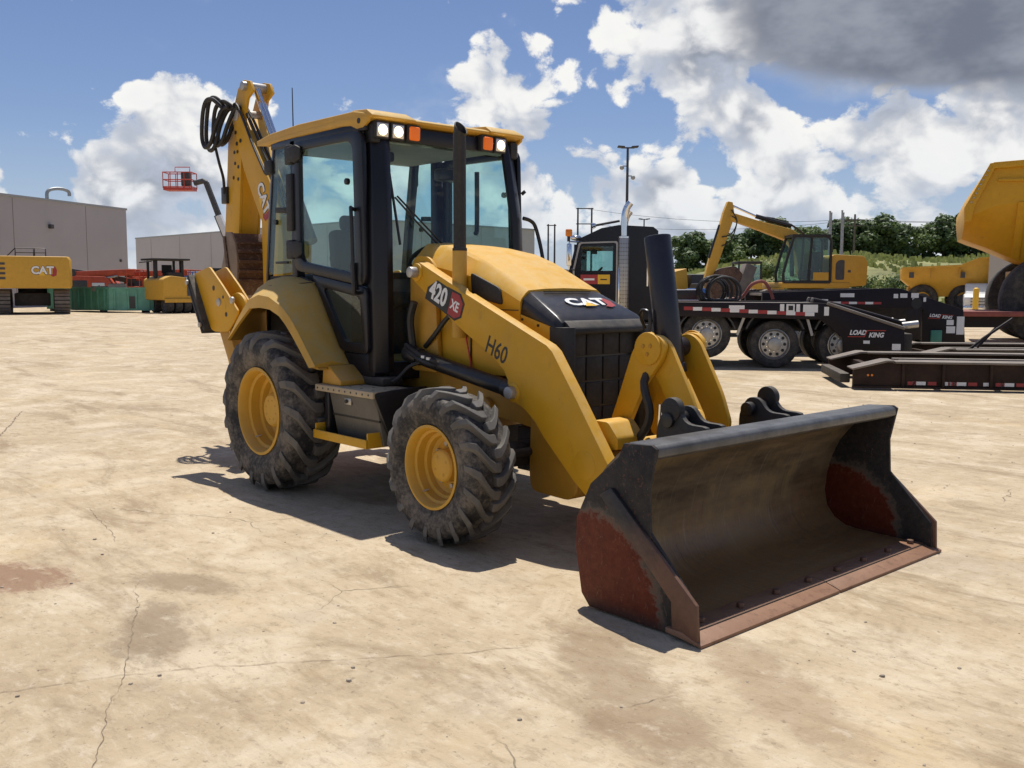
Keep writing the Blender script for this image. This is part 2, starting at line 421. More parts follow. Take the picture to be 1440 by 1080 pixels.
def bucket_mat(name, kind):
    g, b = mat(name)
    p = g.node('ShaderNodeTexCoord').outputs['Object']; x, y, z = g.sep(p)
    n = g.noise(p, 3.2, 7, .62); nf = g.noise(p, 26, 6, .65); ns = g.noise(g.vmath('MULTIPLY', p, (1, .18, 1)), 9, 7, .7)
    blackc = g.mix(g.lin(nf, .3, .7), (.016, .016, .018), (.040, .037, .035))
    rust = g.mix(g.lin(nf, .25, .75), (.085, .011, .004), (.16, .032, .012))
    if kind == 'side':       # worn red-brown panel with a rounded upper outline, black paint left above
        ex = g.math('DIVIDE', g.math('SUBTRACT', x, 3.56), .58); ez = g.math('DIVIDE', g.math('SUBTRACT', z, -.06), .54)
        r = g.math('POWER', g.math('ADD', g.math('POWER', g.math('ABSOLUTE', ex), 2.6), g.math('POWER', g.math('ABSOLUTE', ez), 2.6)), .3846)
        r = g.math('ADD', r, g.math('MULTIPLY', g.math('SUBTRACT', n, .5), .40)); r = g.math('ADD', r, g.math('MULTIPLY', g.math('SUBTRACT', nf, .5), .28))
        f = g.math('SUBTRACT', 1.0, g.ss(r, .96, 1.03))
        band = g.math('MULTIPLY', g.ss(r, .93, .98), g.math('SUBTRACT', 1.0, g.ss(r, 1.0, 1.08)))
        c = g.mix(g.math('MULTIPLY', f, .92), blackc, rust)
        c = g.mix(g.math('MULTIPLY', band, .5), c, (.16, .14, .11))
        low = g.math('SUBTRACT', 1.0, g.ss(g.math('ADD', z, g.math('MULTIPLY', n, .06)), .05, .12))
        c = g.mix(g.math('MULTIPLY', low, .6), c, (.045, .035, .03))
        sx_ = g.noise(g.vmath('MULTIPLY', p, (1, 1, .35)), 22, 4, .8, 1.2); c = g.mix(g.math('MULTIPLY', g.ss(sx_, .63, .68), .45), c, (.20, .15, .11))
        c = g.mix(g.math('MULTIPLY', g.ss(g.noise(p, 60, 3, .6), .58, .68), .35), c, (.20, .075, .035))
        b.inputs['Roughness'].default_value = .6; b.inputs['Specular IOR Level'].default_value = .25
    elif kind == 'cutter':
        low = g.math('SUBTRACT', 1.0, g.ss(g.math('ADD', z, g.math('MULTIPLY', g.math('SUBTRACT', n, .5), .5)), .25, .5))
        c = g.mix(low, blackc, g.mix(nf, (.085, .042, .024), (.20, .10, .060))); b.inputs['Roughness'].default_value = .6
    elif kind == 'edge':
        c = g.mix(g.lin(n, .3, .7), (.20, .098, .052), (.31, .170, .10)); c = g.mix(g.math('MULTIPLY', g.ss(nf, .50, .70), .6), c, (.13, .065, .038)); c = g.mix(g.math('MULTIPLY', g.ss(ns, .60, .72), .5), c, (.42, .33, .25)); b.inputs['Roughness'].default_value = .62
    else:                    # scoured inside: polished brown-grey streaks, ochre soil film low down
        c = g.mix(g.lin(ns, .3, .7), (.055, .044, .032), (.20, .145, .085))
        c = g.mix(g.math('MULTIPLY', g.ss(n, .48, .72), .75), c, (.25, .185, .085))
        lowf = g.math('SUBTRACT', 1.0, g.ss(g.math('ADD', z, g.math('MULTIPLY', g.math('SUBTRACT', n, .5), .3)), .05, .50))
        c = g.mix(g.math('MULTIPLY', lowf, g.lin(nf, .3, .7, .35, .85)), c, (.34, .175, .058))
        sc = g.noise(g.vmath('MULTIPLY', p, (1, 3, .6)), 14, 3, .8, 1.5)
        c = g.mix(g.math('MULTIPLY', g.ss(sc, .64, .70), .35), c, (.22, .19, .15))
        dig = g.noise(g.vmath('MULTIPLY', p, (1.2, 34, 1.2)), 2.0, 5, .7)
        c = g.mix(g.math('MULTIPLY', g.ss(dig, .56, .68), .38), c, (.30, .25, .185)); c = g.mix(g.math('MULTIPLY', g.ss(g.math('SUBTRACT', 1.0, dig), .58, .70), .45), c, (.035, .028, .022))
        g.put(b.inputs['Roughness'], g.lin(ns, .3, .7, .34, .6)); b.inputs['Metallic'].default_value = .2
    g.put(b.inputs['Base Color'], c); bump(g, b, nf, .25, .004)
for k in ('side', 'cutter', 'edge', 'inside'): bucket_mat('bucket_'+k, k)
def hoe_bucket_mat():
    g, b = mat('hoe_bucket'); p = g.node('ShaderNodeTexCoord').outputs['Object']
    n = g.noise(p, 5, 7, .65); nf = g.noise(p, 30, 5, .6)
    c = g.mix(g.lin(n, .3, .7), (.06, .028, .018), (.16, .085, .05)); c = g.mix(g.math('MULTIPLY', g.ss(nf, .5, .7), .5), c, (.30, .22, .15))
    g.put(b.inputs['Base Color'], c); b.inputs['Roughness'].default_value = .7; bump(g, b, nf, .4, .006)
    simple('hoe_side', (.24, .17, .115), .65, var=.25, dust=.3, scale=5)
hoe_bucket_mat()
def ground_mat():
    g, b = mat('concrete')
    p = g.node('ShaderNodeTexCoord').outputs['Object']
    big = g.noise(p, .25, 4, .6); mid = g.noise(p, 1.3, 8, .68, .5); fine = g.noise(p, 8, 6, .72); grit = g.noise(p, 60, 2, .6)
    c = g.mix(g.lin(big, .34, .66), (.43, .335, .215), (.54, .435, .295))
    c = g.mix(g.math('MULTIPLY', g.ss(mid, .47, .62), .75), c, (.62, .52, .375))
    c = g.mix(g.math('MULTIPLY', g.ss(g.math('SUBTRACT', 1.0, mid), .52, .68), .50), c, (.36, .27, .175))
    # dragged soil: soft brown smears that run along the haul direction
    q = g.node('ShaderNodeMapping'); q.inputs['Rotation'].default_value = (0, 0, math.radians(-22)); q.inputs['Scale'].default_value = (.42, 1.5, 1); g.put(q.inputs[0], p)
    sm = g.noise(q.outputs[0], .9, 8, .70, .9)
    c = g.mix(g.math('MULTIPLY', g.ss(sm, .51, .66), .66), c, (.26, .185, .11))
    gy = g.noise(g.vmath('ADD', p, (-13, 22, 0)), .75, 8, .72, .4)
    c = g.mix(g.math('MULTIPLY', g.ss(gy, .55, .69), .42), c, (.25, .195, .135))
    ye = g.noise(g.vmath('ADD', p, (5, -41, 0)), .55, 5, .65, .3)
    c = g.mix(g.math('MULTIPLY', g.ss(ye, .55, .72), .40), c, (.58, .42, .20))
    q2 = g.node('ShaderNodeMapping'); q2.inputs['Rotation'].default_value = (0, 0, math.radians(-30)); q2.inputs['Scale'].default_value = (1.0, 2.6, 1); g.put(q2.inputs[0], p)
    br = g.noise(q2.outputs[0], 5.5, 9, .78, .35)
    c = g.mix(g.math('MULTIPLY', g.ss(br, .52, .64), .52), c, (.33, .25, .165))
    c = g.mix(g.math('MULTIPLY', g.ss(g.math('SUBTRACT', 1.0, br), .52, .66), .50), c, (.64, .545, .41))
    # one red-brown clay patch by the edge, and a damp-looking one
    for (px, py, rx, ry, ro, col, k) in ((1.15, -3.25, .50, .26, .5, (.25, .14, .085), .8), (1.9, -2.55, .40, .16, .5, (.22, .16, .10), .6), (2.55, -2.95, .55, .20, -.4, (.23, .175, .115), .6), (4.35, -1.72, .95, .26, -.5, (.24, .165, .10), .55), (4.75, -1.25, .8, .2, -.5, (.27, .18, .11), .45), (4.1, .9, .9, .5, .2, (.42, .35, .26), .5)):
        mp = g.node('ShaderNodeMapping', vector_type='TEXTURE'); mp.inputs['Location'].default_value = (px, py, 0); mp.inputs['Scale'].default_value = (rx, ry, 1); mp.inputs['Rotation'].default_value = (0, 0, ro); g.put(mp.inputs[0], p)
        rr = g.math('ADD', g.math('ADD', g.vmath('LENGTH', mp.outputs[0]), g.math('MULTIPLY', g.math('SUBTRACT', mid, .5), 1.8)), g.math('MULTIPLY', g.math('SUBTRACT', br, .5), 2.2))
        c = g.mix(g.math('MULTIPLY', g.math('SUBTRACT', 1.0, g.ss(rr, .55, 1.1)), k), c, col)
    c = g.mix(g.math('MULTIPLY', g.ss(fine, .53, .69), .48), c, (.29, .21, .13))
    c = g.mix(g.math('MULTIPLY', g.ss(g.math('SUBTRACT', 1.0, fine), .55, .70), .45), c, (.64, .55, .42))
    c = g.mix(g.math('MULTIPLY', g.ss(g.noise(p, 27, 3, .7), .60, .70), .50), c, (.17, .125, .085))
    # shrinkage cracks: thin, broken, wandering
    wp = g.vmath('ADD', p, g.vmath('SCALE', g.vmath('SUBTRACT', g.noise(p, 1.2, 4, .6, out='Color'), (.5, .5, .5)), scale=.55))
    e1 = g.voro(wp, .21, 'DISTANCE_TO_EDGE')
    cr = g.math('MULTIPLY', g.math('SUBTRACT', 1.0, g.ss(e1, .0001, .0008)), g.ss(big, .56, .60))
    cs = g.math('MULTIPLY', g.math('SUBTRACT', 1.0, g.ss(e1, .0, .03)), g.ss(mid, .50, .62))
    c = g.mix(g.math('MULTIPLY', cs, .28), c, (.24, .175, .11))
    c = g.mix(g.math('MULTIPLY', cr, .55), c, (.13, .095, .065))
    g.put(b.inputs['Base Color'], c)
    g.put(b.inputs['Roughness'], g.lin(fine, .3, .7, .75, .95)); b.inputs['Specular IOR Level'].default_value = .22
    h = g.math('ADD', g.math('ADD', g.math('MULTIPLY', fine, .5), g.math('MULTIPLY', br, .7)), g.math('MULTIPLY', grit, .3)); h = g.math('SUBTRACT', h, g.math('MULTIPLY', cr, 1.0))
    bump(g, b, h, .8, .016)
ground_mat()
def wall_mat(name, col, panel=6.0):
    g, b = mat(name); p = g.node('ShaderNodeTexCoord').outputs['Object']
    n = g.noise(p, .25, 6, .6); st = g.noise(g.vmath('MULTIPLY', p, (1, 1, .12)), 1.2, 5, .6)
    c = g.mix(g.lin(n, .3, .7), tuple(x*.94 for x in col), tuple(x*1.05 for x in col))
    c = g.mix(g.math('MULTIPLY', g.ss(st, .55, .75), .18), c, tuple(x*.75 for x in col))
    g.put(b.inputs['Base Color'], c); b.inputs['Roughness'].default_value = .8
wall_mat('wall_tan', (.42, .395, .39)); wall_mat('wall_grey', (.46, .445, .435)); wall_mat('wall_pale', (.44, .41, .37))
def leaf_mat(name, ca, cb):
    g, b = mat(name)
    r = g.node('ShaderNodeObjectInfo').outputs['Random']; p = g.node('ShaderNodeTexCoord').outputs['Object']
    n = g.noise(p, .7, 4, .6); n = g.math('ADD', n, g.math('MULTIPLY', g.math('SUBTRACT', r, .5), .3))
    g.put(b.inputs['Base Color'], g.mix(g.lin(n, .3, .7), ca, cb)); b.inputs['Roughness'].default_value = .6
    b.inputs['Transmission Weight'].default_value = 0.0
    tl = g.node('ShaderNodeBsdfTranslucent'); g.put(tl.inputs[0], tuple(min(1, x*1.4) for x in cb))
    mx = g.node('ShaderNodeMixShader'); mx.inputs[0].default_value = .25
    g.l.new(b.outputs[0], mx.inputs[1]); g.l.new(tl.outputs[0], mx.inputs[2])
    g.l.new(mx.outputs[0], g.n['Material Output'].inputs[0])
leaf_mat('leaf_dark', (.055, .09, .032), (.115, .17, .058)); leaf_mat('leaf_mid', (.08, .125, .036), (.155, .215, .065))
leaf_mat('leaf_pale', (.07, .11, .03), (.15, .20, .06)); leaf_mat('grass', (.15, .20, .05), (.31, .33, .11))
simple('hill_soil', (.22, .22, .085), .95, var=.35, scale=.25)
# ------------------------------------------------------------------ ground
def build_ground():
    mb = MB(); mb._faces([(-1500, -1500, 0), (1500, -1500, 0), (1500, 1500, 0), (-1500, 1500, 0)], [(0, 1, 2, 3)])
    o = mb.build('ground', M['concrete'], smooth=False); tag(o, 'pale tan concrete yard with soil stains and cracks', kind='structure')
    R = random.Random(5)
    for pts, w in (([(1.696, -2.696), (1.889, -2.794), (2.106, -2.857), (2.328, -2.95), (2.61, -3.092), (2.955, -3.24), (3.18, -3.348), (3.313, -3.431), (3.498, -3.518), (3.66, -3.585), (3.95, -3.75)], .0045),
                   ([(2.6, -4.2), (2.831, -3.615), (2.89, -3.444), (2.97, -3.246), (3.043, -3.096), (3.116, -2.911), (3.222, -2.767), (3.314, -2.615), (3.442, -2.41), (3.579, -2.205), (3.712, -1.992), (3.806, -1.822), (3.857, -1.673)], .0045),
                   ([(-3.9, -2.1), (-4.386, -1.908), (-4.998, -1.656), (-5.721, -1.41), (-6.444, -1.123)], .018), ([(-.32, -2.331), (.379, -2.417), (.869, -2.533)], .006), ([(4.548, -1.938), (4.595, -1.741), (4.659, -1.6)], .004)):
        fine = []
        for a, b in zip(pts, pts[1:]):
            n = max(2, int(math.dist(a, b)/.022))
            for k in range(n): t = k/n; fine.append((a[0]+(b[0]-a[0])*t, a[1]+(b[1]-a[1])*t))
        vs = []; fs = []; ox = oy = 0.0
        for i, (x, y) in enumerate(fine):
            ox = .82*ox + R.uniform(-.009, .009); oy = .82*oy + R.uniform(-.009, .009)
            d = Vector((fine[min(i+1, len(fine)-1)][0]-fine[max(i-1, 0)][0], fine[min(i+1, len(fine)-1)][1]-fine[max(i-1, 0)][1])).normalized()
            h = w*.5*R.uniform(.12, 1.0)*min(1, i/6, (len(fine)-1-i)/6)
            vs += [(x+ox-d.y*h, y+oy+d.x*h, .003), (x+ox+d.y*h, y+oy-d.x*h, .003)]
        fs = [(2*i, 2*i+1, 2*i+3, 2*i+2) for i in range(len(fine)-1)]
        MB()._faces(vs, fs).build('crack', M['crack_dark'], o, smooth=False)
build_ground()
# ------------------------------------------------------------------ the backhoe loader (X forward, Y to its own left-hand side, origin under the rear axle)
def ring(mb, outer, inner, a, b):
    """flat frame between two outlines of equal count, in the xz plane, from y=a to y=b"""
    n = len(outer)
    vs = [(p[0], t, p[1]) for t in (a, b) for pl in (outer, inner) for p in pl]
    fs = []
    for i in range(n):
        j = (i+1) % n
        fs += [(i, j, n+j, n+i), (2*n+i, 3*n+i, 3*n+j, 2*n+j), (i, 2*n+i, 2*n+j, j), (n+i, n+j, 3*n+j, 3*n+i)]
    mb._faces(vs, fs); return mb
def rounded(poly, r, k=3):
    out = []; n = len(poly)
    for i in range(n):
        p = Vector(poly[i]); a = (Vector(poly[i-1])-p); b = (Vector(poly[(i+1) % n])-p)
        d = min(r, a.length*.45, b.length*.45); a.normalize(); b.normalize()
        for t in range(k+1):
            t /= k
            out.append(tuple((1-t)**2*(p+a*d) + 2*t*(1-t)*p + t*t*(p+b*d)))
    return out
def wheel(parent, name, c, R, w, rimr, nl, lugh, side, holes):
    wh = bpy.data.objects.new(name, None); COL.objects.link(wh); wh.parent = parent; wh.location = c
    hw = w/2; s = side
    R0 = R - lugh
    prof = [(rimr*.97, -hw*.72), (rimr*1.02, -hw*.80), (rimr*1.10, -hw*.86), (rimr*1.28, -hw*.985), (rimr*1.48, -hw*1.0), (R0*.90, -hw*.96), (R0*.955, -hw*.89), (R0*.985, -hw*.78), (R0, -hw*.45), (R0*1.004, 0)]
    prof = prof + [(r, -h) for r, h in prof[-2::-1]]
    MB().lathe(prof, n=72).build('tyre', M['rubber'], wh, ang=50)
    def surf(y):
        a = abs(y)/hw
        pts = [(0, R0*1.004), (.45, R0), (.78, R0*.985), (.89, R0*.955), (.96, R0*.90), (1.0, rimr*1.48)]
        for (a0, r0), (a1, r1) in zip(pts, pts[1:]):
            if a <= a1: return r0 + (r1-r0)*(a-a0)/(a1-a0)
        return pts[-1][1]
    mb = MB()
    for sd in (-1, 1):
        for k in range(nl):
            th0 = 2*PI*(k + (.5 if sd > 0 else 0))/nl
            secs = []
            #  stations from past the centre line out to the shoulder and down the sidewall
            for (a, ang, wd, top) in ((-.11, -.40, .17, .90), (-.05, -.41, .215, 1.0), (.16, -.40, .205, 1.0), (.36, -.30, .175, 1.0), (.58, -.13, .165, 1.0), (.80, .06, .17, .985), (.94, .17, .17, .93), (1.0, .24, .15, .80)):
                y = sd*a*hw
                rs = surf(y)
                if a < .9: rt = R0*(1-.018*(a**2)) + lugh*top
                else: rt = rs + lugh*(.62 if a < .97 else .16)
                yy = y if a < .9 else sd*hw*(a + (.035 if a < .97 else .02))
                rb = rs - .012; wd *= .90
                step = 2*PI/nl
                ta = th0 + ang*step*1.7; dw = wd*step*1.02
                f = lambda r, t, y_: Vector((r*math.cos(t), y_, r*math.sin(t)))
                secs.append([f(rb, ta-dw*1.12, y), f(rt, ta-dw*.86, yy), f(rt, ta+dw*.86, yy), f(rb, ta+dw*1.12, y)])
            mb.loft(secs)
    mb.build('tread_lugs', M['rubber_lug'], wh, bevel=.003, seg=1, ang=24)
    # rim: outer flange, stepped dish, disc, hub
    o = s*hw
    pr = [(rimr*1.01, .74), (rimr*1.03, .86), (rimr*.97, .88), (rimr*.93, .80), (rimr*.90, .55), (rimr*.84, .50), (rimr*.82, .20), (rimr*.74, .16), (rimr*.71, -.02), (rimr*.62, -.10), (rimr*.30, -.06), (0.0001, -.06)]
    MB().lathe([(r, h*o) for r, h in pr], n=56).build('rim', M['yellow_fade'], wh, ang=28)
    pr2 = [(rimr*.97, -.74), (rimr*1.03, -.86), (rimr*.92, -.80), (rimr*.80, -.3), (rimr*.6, -.2), (0.0001, -.2)]
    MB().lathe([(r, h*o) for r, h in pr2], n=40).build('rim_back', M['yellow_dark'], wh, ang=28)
    hr = rimr*.38
    MB().lathe([(hr*1.10, -.06*o), (hr*1.06, .30*o), (hr*.98, .36*o), (hr*.9, .385*o), (0.0001, .385*o)], n=36).build('hub', M['yellow_fade'], wh, ang=30)
    for k in range(4 if holes else 8):
        t = 2*PI*k/(4 if holes else 8)+.5; q = (hr*.62*math.cos(t), hr*.62*math.sin(t))
        MB().cyl((q[0], .383*o, q[1]), (q[0], .392*o, q[1]), .011 if holes else .008, n=10).build('hub_plug', M['yellow_dark'], wh)
    for k in range(8 if holes else 10):
        t = 2*PI*k/(8 if holes else 10)+.2; q = (rimr*.52*math.cos(t), rimr*.52*math.sin(t))
        MB().cyl((q[0], -.09*o, q[1]), (q[0], .02*o, q[1]), .016, n=6).build('wheel_nut', M['pin_steel'] if holes else M['yellow_dark'], wh)
    MB().cyl((rimr*.80*math.cos(-2.2), .4*o, rimr*.80*math.sin(-2.2)), (rimr*.84*math.cos(-2.2), .62*o, rimr*.84*math.sin(-2.2)), .006, n=6).build('valve', M['pin_steel'], wh)
    return wh
H = thing('backhoe_loader', 'yellow backhoe loader with enclosed black framed cab, front bucket lowered on the concrete', 'backhoe loader')
def build_hoe():
    # ---------------- chassis
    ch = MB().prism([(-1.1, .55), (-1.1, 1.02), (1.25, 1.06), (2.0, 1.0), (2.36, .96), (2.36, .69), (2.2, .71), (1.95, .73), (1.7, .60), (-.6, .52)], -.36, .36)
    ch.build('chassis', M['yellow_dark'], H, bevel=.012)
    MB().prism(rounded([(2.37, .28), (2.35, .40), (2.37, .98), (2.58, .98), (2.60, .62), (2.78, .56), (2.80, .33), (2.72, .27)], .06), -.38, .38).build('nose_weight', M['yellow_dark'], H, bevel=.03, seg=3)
    mb = MB(); mb.cyl((1.92, -.40, .78), (1.92, .40, .78), .075, n=24)
    mb.build('axle_pivot', M['yellow_dark'], H, bevel=.008)
    mb = MB(); mb.cyl((2.2, -.78, .50), (2.2, .78, .50), .085, n=18); mb.bb(2.06, 2.34, -.22, .22, .36, .66)
    mb.cyl((2.2, -.82, .50), (2.2, -.70, .50), .15, n=20).cyl((2.2, .82, .50), (2.2, .70, .50), .15, n=20)
    mb.tube([(2.36, -.7, .54), (2.36, .7, .54)], .03); mb.build('front_axle', M['chassis_dark'], H, bevel=.01)
    mb = MB(); mb.cyl((0, -.72, .628), (0, .72, .628), .14, n=20); mb.bb(-.22, .22, -.26, .26, .40, .88); mb.build('rear_axle', M['chassis_dark'], H, bevel=.02)
    MB().bb(.2, 1.5, -.34, .34, .36, .60).build('gearbox_guard', M['chassis_dark'], H, bevel=.03)
    # ---------------- wheels
    for s in (-1, 1):
        wheel(H, 'front_wheel', (2.2, s*.925, .495), .495, .345, .258, 18, .040, s, True)
        wheel(H, 'rear_wheel', (0, s*.905, .63), .632, .47, .336, 17, .042, s, False)
    # ---------------- hood and nose
    secs = []
    for x, tw, tz, sw, sz in ((1.13, .29, 1.925, .42, 1.80), (1.38, .315, 1.90, .42, 1.775), (1.66, .33, 1.848, .415, 1.725), (1.85, .335, 1.785, .41, 1.69), (2.05, .338, 1.697, .405, 1.635), (2.285, .34, 1.588, .40, 1.535)):
        bz = 1.02
        h = [(-sw, bz), (-sw, sz-.02), (-sw+.012, sz), (-tw-.012, tz-.018), (-tw+.015, tz), (-tw*.5, tz+.010)]
        sec = h + [(0, tz+.014)] + [(-y, z) for y, z in reversed(h)]
        secs.append([Vector((x, y, z)) for y, z in sec])
    hood = MB().loft(secs).build('hood', M['yellow'], H, ang=22)
    for sgn in (-1, 1):
        v = rounded([(1.795, 1.708), (2.10, 1.60), (2.125, 1.488), (1.81, 1.545)], .03)
        mb = MB().prism([(x, z) for x, z in v], sgn*.4, sgn*.4165); mb.build('side_vent', M['black_matte'], hood, bevel=.003)
        # hinge cover at the back of the hood, and the seam line of the lower shield
        mb = MB().prism(rounded([(1.16, 1.60), (1.16, 1.80), (1.22, 1.835), (1.36, 1.82), (1.44, 1.74), (1.46, 1.60)], .05), sgn*.415, sgn*.44); mb.build('hood_cover', M['yellow'], hood, bevel=.006)
        mb = MB().bb(1.13, 2.29, sgn*.4215-.002, sgn*.4215+.002, 1.455, 1.462); mb.build('hood_seam', M['decal_black'], hood)
    ns = []
    for x, w2, tz, bz in ((2.287, .338, 1.583, 1.435), (2.60, .40, 1.435, 1.355), (2.66, .405, 1.392, 1.335)):
        h = [(-w2-.062*(2.66-x)/.373, bz), (-w2-.045*(2.66-x)/.373, tz-.05), (-w2+.02, tz-.006), (-w2+.05, tz)]
        ns.append([Vector((x, y, z)) for y, z in h + [(-y, z) for y, z in reversed(h)]])
    nose = MB().loft(ns).build('nose_panel', M['frame_black'], hood, bevel=.006, ang=25)
    mb = MB().bb(2.315, 2.322, -.22, .22, 1.5755, 1.582); mb.build('nose_seam', M['decal_black'], hood)
    sl_ = Vector((.313, 0, -.148)).normalized()
    cat_logo(nose, Vector((2.462, .03, 1.506)), (0, 1, 0), -sl_, .098, lift=.003, black=False, sx=1.45)
    for sgn in (-1, 1):
        mb = MB().prism([(2.289, 1.02), (2.289, 1.432), (2.62, 1.352), (2.62, 1.02)], sgn*.36, sgn*.402); mb.build('nose_side', M['yellow'], hood, bevel=.004)
    sur = MB()
    for sgn in (-1, 1):
        sec = rounded([(2.56, sgn*.30), (2.56, sgn*.415), (2.70, sgn*.405), (2.72, sgn*.33), (2.70, sgn*.31)], .03)
        sur.prism([(p[0], p[1]) for p in sec], .64, 1.36, 'xy')
    sur.prism(rounded([(2.56, 1.33), (2.60, 1.41), (2.655, 1.40), (2.715, 1.35), (2.71, 1.31)], .02), -.36, .36)
    sur.bb(2.56, 2.70, -.36, .36, .64, .68)
    gs = sur.build('grille_surround', M['black_matte'], H, bevel=.012, ang=40)
    gp = MB().bb(2.60, 2.640, -.33, .33, .67, 1.345).build('grille', M['black'], H)
    for i in range(4):
        for j in range(4):
            y0 = -.31 + i*.157; z0 = .685 + j*.163
            MB().bb(2.641, 2.652, y0, y0+.145, z0, z0+.150).build('grille_panel', M['black_matte'], gp, bevel=.006)
    for sgn in (-1, 1):
        for x, z in ((2.31, 1.40), (2.46, 1.365), (2.58, 1.20), (2.31, 1.10), (1.20, 1.50), (1.55, 1.44), (1.98, 1.44)):
            MB().cyl((x, sgn*.40, z), (x, sgn*(.409 if x > 2.28 else .428), z), .009, n=8).build('panel_bolt', M['decal_black'], hood)
        MB().bb(1.80, 1.806, *sorted((sgn*.405, sgn*.423)), 1.03, 1.455).build('shield_gap', M['decal_black'], hood)
    # ---------------- exhaust stack
    st = MB().cyl((1.725, -.46, 1.26), (1.735, -.46, 1.855), .052, .050, n=24).build('exhaust_stack', M['yellow_dusty'], H, bevel=.004)
    n = 24; r = .044
    rr = lambda z, f=1: [Vector((1.735+r*f*math.cos(t*2*PI/n), -.46+r*f*math.sin(t*2*PI/n), z)) for t in range(n)]
    cut = lambda f, z, k: [Vector((1.735+r*f*math.cos(t*2*PI/n)+.016, -.46+r*f*math.sin(t*2*PI/n), z - k*math.cos(t*2*PI/n))) for t in range(n)]
    MB().loft([rr(1.853, 1.15), rr(1.87, 1.15), rr(1.875), rr(2.62), cut(1.0, 2.675, .045), cut(.82, 2.672, .045), rr(2.60, .8)], caps=False).build('stack_pipe', M['black_matte'], st, ang=40)
    MB().cyl((1.735, -.46, 2.598), (1.735, -.46, 2.60), .038, n=16).build('stack_mouth', M['decal_black'], st)
    # ---------------- loader tower and arms
    for s in (-1, 1):
        a, b = (s*.425, s*.465)
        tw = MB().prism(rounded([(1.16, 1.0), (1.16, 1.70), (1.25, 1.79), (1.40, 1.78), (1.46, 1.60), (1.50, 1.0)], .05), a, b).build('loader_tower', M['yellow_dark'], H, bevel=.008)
        armp = [(1.408, 1.778), (1.84, 1.60), (1.855, 1.582), (1.905, 1.560), (1.923, 1.564), (2.70, 1.258), (2.75, 1.222), (2.949, .96), (3.228, .578), (3.44, .33), (3.50, .27), (3.47, .18), (3.36, .17), (3.08, .357), (2.944, .455), (2.68, .69), (2.60, .778), (2.50, .850), (2.43, .875), (2.36, .892), (2.333, .925), (2.346, 1.016), (2.31, 1.075), (2.24, 1.13), (2.106, 1.208), (1.93, 1.294), (1.761, 1.389), (1.347, 1.644), (1.300, 1.70), (1.33, 1.762)]
        arm = MB().prism(armp, s*.475, s*.562).build('loader_arm', M['yellow'], H, bevel=.006)
        if s < 0:
            X = Vector((2.729-1.408, 0, 1.239-1.778)).normalized(); Yd = Vector((-X.z, 0, X.x))
            hexp = [(-.215, -.075), (-.17, -.085), (.135, -.098), (.20, -.045), (.20, .05), (.135, .098), (-.02, .088), (-.215, .06)]
            c0 = Vector((1.706, -.562, 1.525))
            flat_poly('decal_outline', [(.0, -.090), (.145, -.098), (.205, -.05), (.205, .05), (.145, .098), (.0, .088)], M['decal_black'], arm, c0, X, Yd, .0008)
            flat_poly('decal_outline', [(-.215, -.085), (.03, -.09), (.03, .085), (-.13, .085), (-.215, .0)], M['decal_black'], arm, c0, X, Yd, .0007)
            flat_poly('decal_hexagon', [(.055, -.080), (.137, -.084), (.19, -.044), (.19, .044), (.137, .084), (.055, .078)], M['decal_red'], arm, c0, X, Yd, .0022)
            lettering('model_number', '420', M['decal_white'], arm, c0-X*.085, X, Yd, .175, .0036, bold=.006, sx=.76, ext=.0004)
            lettering('model_number', 'XE', M['decal_white'], arm, c0+X*.113-Yd*.005, X, Yd, .092, .0036, bold=.003, sx=.80, ext=.0004)
            lettering('unit_number', 'H60', M['decal_black'], arm, Vector((2.237, -.562, 1.20)), X, Yd, .162, .001, bold=.0022, sx=.78, ext=.0004)
        ya, yb = s*.44, s*.575
        MB().cyl((1.385, ya, 1.709), (1.385, yb, 1.709), .062, n=24).build('arm_boss', M['yellow'], arm, bevel=.004)
        MB().cyl((1.385, yb, 1.709), (1.385, s*.635, 1.709), .038, n=20).build('pivot_pin', M['pin_steel'], arm, bevel=.006)
        MB().cyl((2.40, s*.54, .943), (2.40, s*.568, .943), .062, n=24).build('arm_boss', M['yellow'], arm, bevel=.004)
        MB().cyl((2.40, s*.56, .943), (2.40, s*.612, .943), .040, n=20).build('pivot_pin', M['pin_steel'], arm, bevel=.006)
        MB().cyl((3.03, s*.55, .565), (3.03, s*.5645, .565), .088, n=32).build('tube_cap', M['yellow'], arm, bevel=.004)
        cy = MB().cyl((1.36, s*.52, 1.105), (2.34, s*.52, .952), .054, n=22)
        cy.cyl((1.20, s*.52, 1.13), (1.36, s*.52, 1.105), .062, n=22).cyl((2.28, s*.52, .961), (2.40, s*.52, .943), .060, n=22)
        cy = cy.build('lift_cylinder', M['black'], H, bevel=.006)
        MB().tube([(1.22, s*.55, 1.19), (1.42, s*.585, 1.135), (1.58, s*.59, 1.10), (1.62, s*.56, 1.08)], .016).build('cylinder_line', M['hose'], cy)
        MB().tube([(1.22, s*.55, 1.16), (1.42, s*.595, 1.105), (1.56, s*.60, 1.075), (1.60, s*.56, 1.06)], .016).build('cylinder_line', M['hose'], cy)
        for q in (1.50, 1.56): MB().box((q, s*.602, 1.12-.15*(q-1.5)), (.035, .012, .018)).build('hose_tie', M['decal_white'], cy)
        MB().tube([(1.27, s*.50, 1.05), (1.25, s*.53, 1.35), (1.30, s*.53, 1.50)], .028).build('loader_hose', M['hose'], H)
        MB().tube([(1.35, s*.47, 1.18), (1.50, s*.49, 1.28), (1.62, s*.47, 1.40), (1.72, s*.46, 1.41)], .018).build('loader_hose', M['hose'], H)
        MB().tube([(1.72, s*.428, 1.40), (1.84, s*.428, 1.0)], .006, sub=1).build('shield_rod', M['red_paint'], H)
